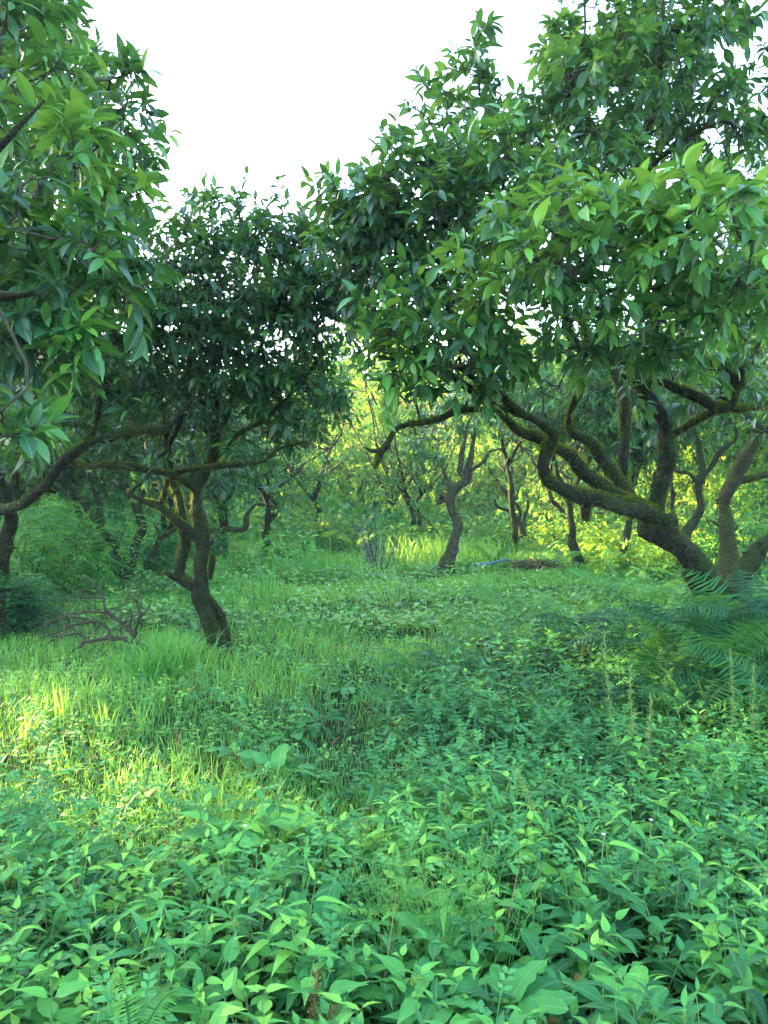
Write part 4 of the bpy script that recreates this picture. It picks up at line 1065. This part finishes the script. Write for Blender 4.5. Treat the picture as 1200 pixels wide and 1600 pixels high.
FE = [
    (205, 1.72, 3, .30, 'small bright fern at the bottom left corner', .75, .3, [2.2, 1.2, .3]),
    (1040, 5.3, 11, .75, 'dark drooping fern in front of the leaning trunk foot', .18, .9, None),
    (1120, 5.2, 12, .9, 'tallest fern, pale green fronds below the right edge trunk', .42, 1.3, None),
    (1180, 4.9, 11, .8, 'fern with banded fronds at the right edge', .5, 1.1, None),
    (1085, 4.7, 7, .75, 'fern with drooping brownish-green fronds, left of the dock spikes', .3, .8, None),
    (985, 5.9, 7, .75, 'dark fern left of the leaning trunk foot', .2, .8, None),
    (1050, 6.1, 7, .8, 'fern right under the leaning trunk', .4, 1.0, None),
    (1155, 6.3, 11, .95, 'bluish fern between the leaning trunk and the right edge trunk', .35, 1.2, None),
    (930, 6.6, 6, .7, 'low dark fern left of the ferns under the big tree', .22, .7, None),
    (885, 7.3, 6, .65, 'low fern at the edge of the grass below the big limb', .3, .6, None),
    (830, 8.4, 6, .6, 'bright fern in the grass in front of the brush heap', .55, .6, None),
    (790, 9.3, 5, .55, 'small pale fern in the grass below the blue pipe', .6, .6, None),
    (655, 5.9, 6, .5, 'dark fern beside the trodden line in mid ground', .25, .5, None),
    (700, 6.4, 6, .5, 'spreading fern right of the one beside the trodden line', .35, .5, None),
    (640, 5.2, 5, .42, 'low fern nearest the trodden line, among dark leaves', .3, .5, None),
    (1195, 5.6, 9, .95, 'fern at the right edge rising over the dark trunk', .4, 1.4, None),
    (1165, 5.9, 12, 1.0, 'tall arching fern in front of the right edge trunk foot', .45, 1.5, None),
    (1080, 5.7, 11, .85, 'erect fern hiding the foot of the leaning trunk', .3, 1.4, None),
    (1225, 4.4, 9, .8, 'nearest large fern at the right edge, above the leafy herbs', .5, 1.2, None),
    (1010, 4.9, 7, .7, 'low dark fern behind the tall yellowish dock spike', .15, .7, None),
    (820, 6.0, 5, .5, 'dark fern among the leafy herbs on the right', .2, .5, None),
    (770, 14.0, 6, .8, 'bright far fern right of the slender S-shaped tree', .65, .8, None),
    (720, 15.5, 6, .9, 'pale far fern right behind the slender S-shaped tree', .7, .8, None),
    (870, 13.0, 6, .7, 'bright fern left of the slender leaning trunk', .65, .7, None),
    (960, 9.5, 6, .8, 'sunny fern under the fork of the big tree', .65, .7, None),
    (1010, 8.5, 6, .8, 'yellow-green fern behind the leaning trunk', .7, .8, None),
    (560, 16.5, 6, 1.0, 'wide fern far back, left of the purple shrub', .55, .8, None),
    (505, 17.0, 6, 1.0, 'wide fern far back beside the leafy bush', .5, .8, None),
]
for i, (px, d_, n, L, lab, ti, up_, az) in enumerate(FE):
    fern(px, d_, n, L, lab, 400 + i, ti - (.12 if px > 900 and d_ < 7 else 0), up=up_, az=az, dz=(.2 if i == 0 else 0))

def dock_spike(px, d, H, label, seed, mat=None, lean=(0, 0), tint=.6, name='dock_flower_spike'):
    rs = R(seed); x0 = (px - 600) / F * d; z0 = g1(x0, d); o = np.array([x0, d, z0])
    root = empty(name, o, label, 'flower spike', 'flowering dock spikes')
    t = np.linspace(0, 1, 8)
    P = o + np.stack([lean[0] * t ** 1.3 * H, lean[1] * t * H, t * H], 1) + rs.normal(size=(8, 3)) * .004
    mb = MB(); v, f = tubes(P[None], np.linspace(.004, .0015, 8)[None], 5); mb.add(v, f, .5)
    mb.build('stem', M_STEM, root, o)
    ms = MB()
    for k in range(34):
        tt = .42 + .58 * k / 34; i = tt * 7; i0 = min(int(i), 6); c = P[i0] * (1 - (i - i0)) + P[i0 + 1] * (i - i0)
        m = int((9 + 4 * math.sin(k * 1.3)) * (1.25 - tt)) + 3; rr = .026 * (1.25 - tt) + .006
        q = c + rdir(rs, m) * rr * rs.rand(m, 1) ** .4 * [1, 1, .7]
        leaves(ms, T_LOW, q, rdir(rs, m) - UP * .4, rdir(rs, m), .009, .008, .1, np.clip(tint + .25 * rs.normal(size=m), 0, 1))
    ms.build('seed_head', mat or M_SEED, root, o)
    ml = MB(); m = 6
    a = rs.rand(m) * 6.28; D = np.stack([np.cos(a), np.sin(a), rs.rand(m) * .5], 1)
    leaves(ml, T_OVATE, o + np.outer(rs.uniform(.15, .45, m), P[-1] - o), D, UP + rdir(rs, m) * .3, .10, .035, .5, .6 + .3 * rs.rand(m))
    ml.build('leaves', M_HERB, root, o)

dock_spike(962, 4.1, .80, 'tall yellowish dock spike, left of the pair in the right middle ground', 1, lean=(-.08, 0))
dock_spike(990, 3.9, .66, 'shorter yellowish dock spike right of the tall one', 2, lean=(-.02, 0), tint=.75)
dock_spike(1010, 3.85, .52, 'lowest bushy dock spike under the pair', 3, lean=(.05, 0), tint=.8)
dock_spike(1150, 4.0, .72, 'dock spike near the right edge in front of the ferns', 4, lean=(-.04, 0), tint=.5)
dock_spike(1180, 4.1, .62, 'thin dock spike at the right edge', 5, lean=(.0, 0), tint=.5)
dock_spike(885, 2.95, .50, 'dock spike leaning far to the left in the right foreground', 6, lean=(-.4, 0), tint=.7)
dock_spike(488, 1.95, .33, 'small reddish-brown dock spike at the bottom edge', 7, mat=M_RUST, lean=(.03, 0), tint=.35)
dock_spike(503, 1.9, .27, 'short reddish dock spike right beside the taller reddish one', 8, mat=M_RUST, lean=(.1, 0), tint=.3)

def weed_stem(px, d, H, label, seed, n=14, LL=.07, tint=.6, lean=0.0, top=True, group='tall thin weed stems'):
    rs = R(seed); x0 = (px - 600) / F * d; z0 = g1(x0, d); o = np.array([x0, d, z0])
    root = empty('tall_weed', o, label, 'weed', group)
    t = np.linspace(0, 1, 10); P = o + np.stack([lean * t ** 1.5 * H, 0 * t, t * H], 1) + rs.normal(size=(10, 3)) * .006 * t[:, None]
    mb = MB(); v, f = tubes(P[None], np.linspace(.005, .0015, 10)[None], 5); mb.add(v, f, .5); mb.build('stem', M_STEM, root, o)
    ml = MB(); k = np.arange(n); tt = .25 + .75 * k / n; i = tt * 9; i0 = np.minimum(i.astype(int), 8); c = P[i0] + (P[i0 + 1] - P[i0]) * (i - i0)[:, None]
    a = k * 2.4; D = np.stack([np.cos(a), np.sin(a), .9 + 0 * a], 1)
    leaves(ml, T_OVMID, c, D, UP + rdir(rs, n) * .3, LL * (1.2 - .6 * tt), LL * .3, .6, np.clip(tint + .15 * rs.normal(size=n), 0, 1))
    if top:
        m = 26; q = P[-1] + rdir(rs, m) * .03
        leaves(ml, T_LOW, q, rdir(rs, m) + UP * .5, rdir(rs, m), .022, .013, .2, np.clip(tint + .2 + .2 * rs.normal(size=m), 0, 1))
    ml.build('leaves', M_HERB, root, o)
weed_stem(393, 6.7, .98, 'tall thin weed standing alone right of the twin-stemmed tree foot', 1, 12, .05)
weed_stem(383, 6.5, .6, 'shorter weed beside the tall thin weed', 2, 10, .06, .8)
weed_stem(610, 9.0, .80, 'thin yellow-topped weed in the centre of the clearing', 3, 16, .06, .95)
weed_stem(618, 8.2, .55, 'short yellowish weed in front of the yellow-topped weed', 4, 14, .05, .9)
weed_stem(590, 12.6, .9, 'dark upright weed stems under the purple shrub', 5, 20, .08, .3)
weed_stem(440, 11.5, .7, 'pale topped weed in the grass left of the rushes', 6, 14, .07, .8)
weed_stem(955, 7.6, .75, 'leafy weed with drooping leaves, left of the leaning trunk', 7, 20, .13, .4)
weed_stem(555, 2.6, .33, 'small bright plant with two round leaves in the lower middle', 8, 5, .07, .9, top=False)
weed_stem(1130, 3.3, .55, 'upright leafy stem rising over the herbs on the right', 9, 18, .09, .55, top=False)
weed_stem(300, 2.95, .42, 'pale bent stem leaning left over the foreground leaves', 10, 4, .03, .9, lean=-.35)
weed_stem(235, 2.8, .36, 'thin arching stem left of the pale bent stem', 11, 4, .03, .7, lean=-.45)

def bush(px, d, r, h, label, seed, mat, tint, n=2200, nst=None, LL=.09, name='bush', cat='bush', tm=T_MID, stem_mat=None, compound=False, ry=None, group=None, flat=.6):
    rs = R(seed); x0 = (px - 600) / F * d; z0 = g1(x0, d); o = np.array([x0, d, z0])
    root = empty(name, o, label, cat, group)
    mt = MB(); ml = MB()
    m = nst or max(8, n // 60)
    e = o + np.stack([rs.normal(size=m) * r * .45, rs.normal(size=m) * (ry or r) * .45, h * (.35 + .6 * rs.rand(m))], 1)
    b = o + (e - o) * [.25, .25, 0]
    t = np.linspace(0, 1, 5)[None, :, None]
    P = b[:, None] + (e - b)[:, None] * t + rs.normal(size=(m, 5, 3)) * .03 * r
    v, f = tubes(P, np.tile(np.linspace(.012, .003, 5), (m, 1)) * (1 + r * .3), 4); mt.add(v, f)
    i = rs.randint(0, m, n); k = rs.uniform(1.2, 4, n); k0 = np.minimum(k.astype(int), 3)
    c = P[i, k0] + (P[i, k0 + 1] - P[i, k0]) * (k - k0)[:, None]
    D = nrm(rdir(rs, n) * [1, 1, .6] + nrm(c - (o + [0, 0, h * .4])) * .5)
    c = c + D * (rs.rand(n) * r * .30)[:, None]
    c[:, 2] = np.maximum(c[:, 2], ground(c[:, 0], c[:, 1]) + .02)
    tn = np.clip(tint + .2 * rs.normal(size=n), 0, 1)
    if compound:
        S = nrm(np.cross(D, UP))
        for j in range(7):
            for s in (-1, 1):
                p = c + D * (LL * (j + .6) * .55) - UP * (.02 * j)
                l_ = LL * (.9 - .07 * j)
                leaves(ml, tm, p, S * s + D * .45 - UP * .15 + rdir(rs, n) * .25, UP + rdir(rs, n) * .4, l_, l_ * .5, .25, tn)
    else:
        leaves(ml, tm, c, D - UP * .2, UP + rdir(rs, n) * .5, LL * (.6 + .6 * rs.rand(n)), LL * .45, .3, tn)
    mt.build('stems', stem_mat or M_TWIG, root, o); ml.build('foliage', mat, root, o)

bush(450, 14.5, .5, .75, 'round bright leafy bush alone in the clearing, left of the rushes', 1, M_HERB, .7, 500, LL=.17)
bush(592, 13.6, .40, 1.35, 'purplish grey twiggy shrub in the centre of the clearing', 2, M_PURP, .6, 1000, nst=9, LL=.045, name='shrub', cat='shrub', tm=T_LOW)
for k, (px, d_, r, h, ti, lab) in enumerate([(20, 9.5, 1.3, 1.25, .6, 'bank of feathery compound leaves at the left edge, nearest part'), (105, 11.0, 1.3, 1.35, .85, 'brightest bank of feathery compound leaves, left of the forked tree'),
                                       (150, 12.6, 1.0, .9, .4, 'low feathery bush at the foot of the forked tree'), (-30, 7.6, .5, .7, .25, 'dark leafy bush at the left edge in front of the mossy tree')]):
    bush(px, d_, r, h, lab, 10 + k, M_FERN, ti, 700, LL=.085, tm=T_LOW, compound=True, ry=1.0, group='feathery bushes on the left bank')
for k, (px, d_, r, h, ti, lab) in enumerate([
    (300, 15.5, .9, .7, .4, 'low bush at the foot of the low dark trees, left'), (530, 18.2, 1.2, 1.0, .5, 'low thicket under the broad far tree'),
    (690, 19.5, 1.2, .95, .6, 'low thicket behind the slender S-shaped tree'), (880, 19.0, 1.0, .8, .85, 'yellow bush beyond the slender leaning trunk'),
    (950, 15.0, .9, .7, .9, 'sunlit yellow bush under the big limb'), (1010, 12.5, .9, .6, .85, 'sunlit bush behind the leaning trunk'),
    (1160, 12.0, .9, 1.3, .45, 'green bush right of the stout olive trunk'), (760, 18.0, .9, .7, .6, 'low bush left of the orange-lit tree'),
    (1100, 14.5, 1.0, .8, .9, 'sunlit bush between the knotty tree and the stout trunk'), (230, 14.5, .8, .6, .4, 'low bush behind the pale bent stem'),
    (620, 17.5, 1.0, .8, .55, 'low bush right behind the purple shrub')]):
    bush(px, d_, r, h, lab, 30 + k, M_BACK, ti, 1300, LL=.15, tm=T_LOW, group='low bushes round the clearing')

# dead fallen branch in the grass on the left
def dead_branch():
    rs = R(9); d = 6.9
    mb = MB()
    L = [
        [(236, 1016, 6.7, 9), (222, 1010, 6.7, 8), (200, 1001, 6.7, 8), (175, 997, 6.8, 7), (150, 1000, 6.9, 6), (130, 1003, 7, 5), (118, 1015, 7, 4), (95, 1026, 7, 3)],
        [(212, 1003, 6.7, 7), (200, 985, 6.7, 6), (182, 968, 6.7, 6), (165, 952, 6.7, 5), (160, 935, 6.7, 4), (150, 915, 6.7, 3), (135, 903, 6.7, 2)],
        [(210, 1000, 6.7, 6), (213, 980, 6.6, 5), (220, 962, 6.5, 4), (236, 944, 6.5, 3)],
        [(220, 962, 6.5, 4), (212, 940, 6.5, 3), (195, 925, 6.5, 2)],
        [(175, 997, 6.8, 6), (165, 980, 6.9, 5), (150, 972, 6.9, 5), (120, 975, 7, 4), (90, 988, 7.1, 3), (60, 1000, 7.1, 2), (40, 1015, 7.1, 1.5)],
        [(165, 958, 6.7, 5), (135, 956, 6.8, 4), (105, 962, 6.9, 3), (75, 975, 7, 2.5), (50, 985, 7, 1.5)],
        [(150, 972, 6.9, 4), (120, 965, 6.9, 3), (85, 970, 6.9, 2), (62, 980, 6.9, 1.5)],
        [(130, 1003, 7, 4), (120, 990, 7, 3), (95, 995, 7, 2), (70, 1008, 7, 1.5)],
        [(200, 985, 6.7, 4), (205, 965, 6.7, 3), (203, 950, 6.7, 2)], [(160, 935, 6.7, 3), (140, 935, 6.7, 2), (120, 925, 6.7, 1.2)],
    ]
    for l in L:
        q = spline(limb_world(l, 1.5), .04)
        q[:, :3] += rs.normal(size=(len(q), 3)) * .005
        v, f = tubes(q[None, :, :3], q[None, :, 3], 6, .1); mb.add(v, f)
        for _ in range(9):
            i = rs.randint(1, len(q)); dr = nrm(rs.normal(size=3) + [-1.2, 0, .1]) * rs.uniform(.12, .38)
            t = np.linspace(0, 1, 5)[:, None]
            p = q[i, :3] + dr * t + rs.normal(size=(5, 3)) * .012 - UP * .06 * t ** 2
            v, f = tubes(p[None], np.linspace(.0045, .0015, 5)[None], 4); mb.add(v, f)
    o = mb.build('dead_branch', M_DEAD, None, W(236, 1016, 6.7))
    tag(o, 'bare grey fallen branch with fine twigs lying in the grass on the left', 'dead branch')
dead_branch()

# blue plastic pipe and a heap of cut brush
def pipe():
    mb = MB()
    a = W(742, 900, 12.6); b = W(764, 892, 12.9); c = W(792, 882, 13.4)
    for p in (a, b, c): p[2] = g1(p[0], p[1]) + .24
    q = spline([[*a, .022], [*b, .022], [*c, .022]], .06)
    v, f = tubes(q[None, :, :3], q[None, :, 3], 12); mb.add(v, f)
    tag(mb.build('plastic_pipe', M_PIPE, None, a), 'blue plastic pipe lying in the grass beside the brush heap', 'pipe')
pipe()
def brush_heap():
    rs = R(14); mb = MB(); x0 = W(838, 884, 13.4)[0]; z0 = g1(x0, 13.4); o = np.array([x0, 13.4, z0])
    n = 260
    a = rs.normal(size=n) * .7; c = o + np.stack([rs.normal(size=n) * .17, rs.normal(size=n) * .2, .10 + rs.rand(n) * .10], 1)
    D = np.stack([np.cos(a), np.sin(a), rs.normal(size=n) * .12], 1) * rs.uniform(.05, .2, (n, 1))
    v, f = tubes(np.stack([c - D, c + rs.normal(size=(n, 3)) * .02, c + D], 1), np.tile([.009, .007, .004], (n, 1)), 5); mb.add(v, f)
    root = empty('brush_heap', o, 'low brown and grey heap of cut twigs in the grass behind the blue pipe', 'brush heap')
    mb.build('twigs', M_DEAD, root, o)
    ml = MB(); m = 500
    p = o + np.stack([rs.normal(size=m) * .17, rs.normal(size=m) * .2, .08 + rs.rand(m) * .12], 1)
    leaves(ml, T_LOW, p, rdir(rs, m), rdir(rs, m) + UP, .09, .04, .3, rs.rand(m)); ml.build('dry_leaves', M_RUST, root, o)
brush_heap()

def flower(px, d, h, label, seed, mat=None):
    rs = R(seed); x0 = (px - 600) / F * d; z0 = g1(x0, d); o = np.array([x0, d, z0]); mb = MB(); ms = MB()
    v, f = tubes(np.array([[o, o + [0, 0, h * .5], o + [.01, 0, h]]]), np.array([[.002, .002, .0015]]), 4); ms.add(v, f)
    root = empty('small_flower', o, label, 'flower', 'tiny pale flowers in the foreground')
    ms.build('stem', M_STEM, root, o)
    k = 7; a = np.arange(k) * 6.28 / k
    leaves(mb, T_LOW, np.tile(o + [.01, 0, h], (k, 1)), np.stack([np.cos(a), np.sin(a), .5 + 0 * a], 1), np.tile(UP, (k, 1)), .009, .006, .1, .5)
    mb.build('petals', mat or M_WHITE, root, o)
flower(1015, 2.7, .40, 'tiny white flower in the right foreground, lower of two', 1)
flower(905, 3.3, .42, 'tiny white flower above the leaning dock spike', 2)
flower(940, 2.5, .40, 'tiny white flower left of the lower right flower', 3)
flower(377, 2.75, .33, 'tiny white flower among leaves in the left foreground', 4)

# ---------------------------------------------------------------- thin haze added to lift shadows bluish and fade the distance
def haze():
    m, t, out = new_mat('haze')
    v = t.nodes.new('ShaderNodeVolumePrincipled')
    v.inputs['Color'].default_value = (.80, .90, 1.0, 1)
    v.inputs['Density'].default_value = .0010
    v.inputs['Anisotropy'].default_value = .25
    t.links.new(v.outputs[0], out.inputs['Volume'])
    x0, x1, y0, y1, z0, z1 = -170, 170, -20, 270, -1.3, 20
    V = [(x, y, z) for x in (x0, x1) for y in (y0, y1) for z in (z0, z1)]
    me = bpy.data.meshes.new('haze'); me.from_pydata(V, [], [(0, 1, 3, 2), (4, 6, 7, 5), (0, 4, 5, 1), (2, 3, 7, 6), (0, 2, 6, 4), (1, 5, 7, 3)])
    me.materials.append(m)
    o = bpy.data.objects.new('haze', me); C.objects.link(o)
    tag(o, 'thin bluish haze added through the scene to lift shadows and fade the distance', 'haze', kind='stuff')
haze()
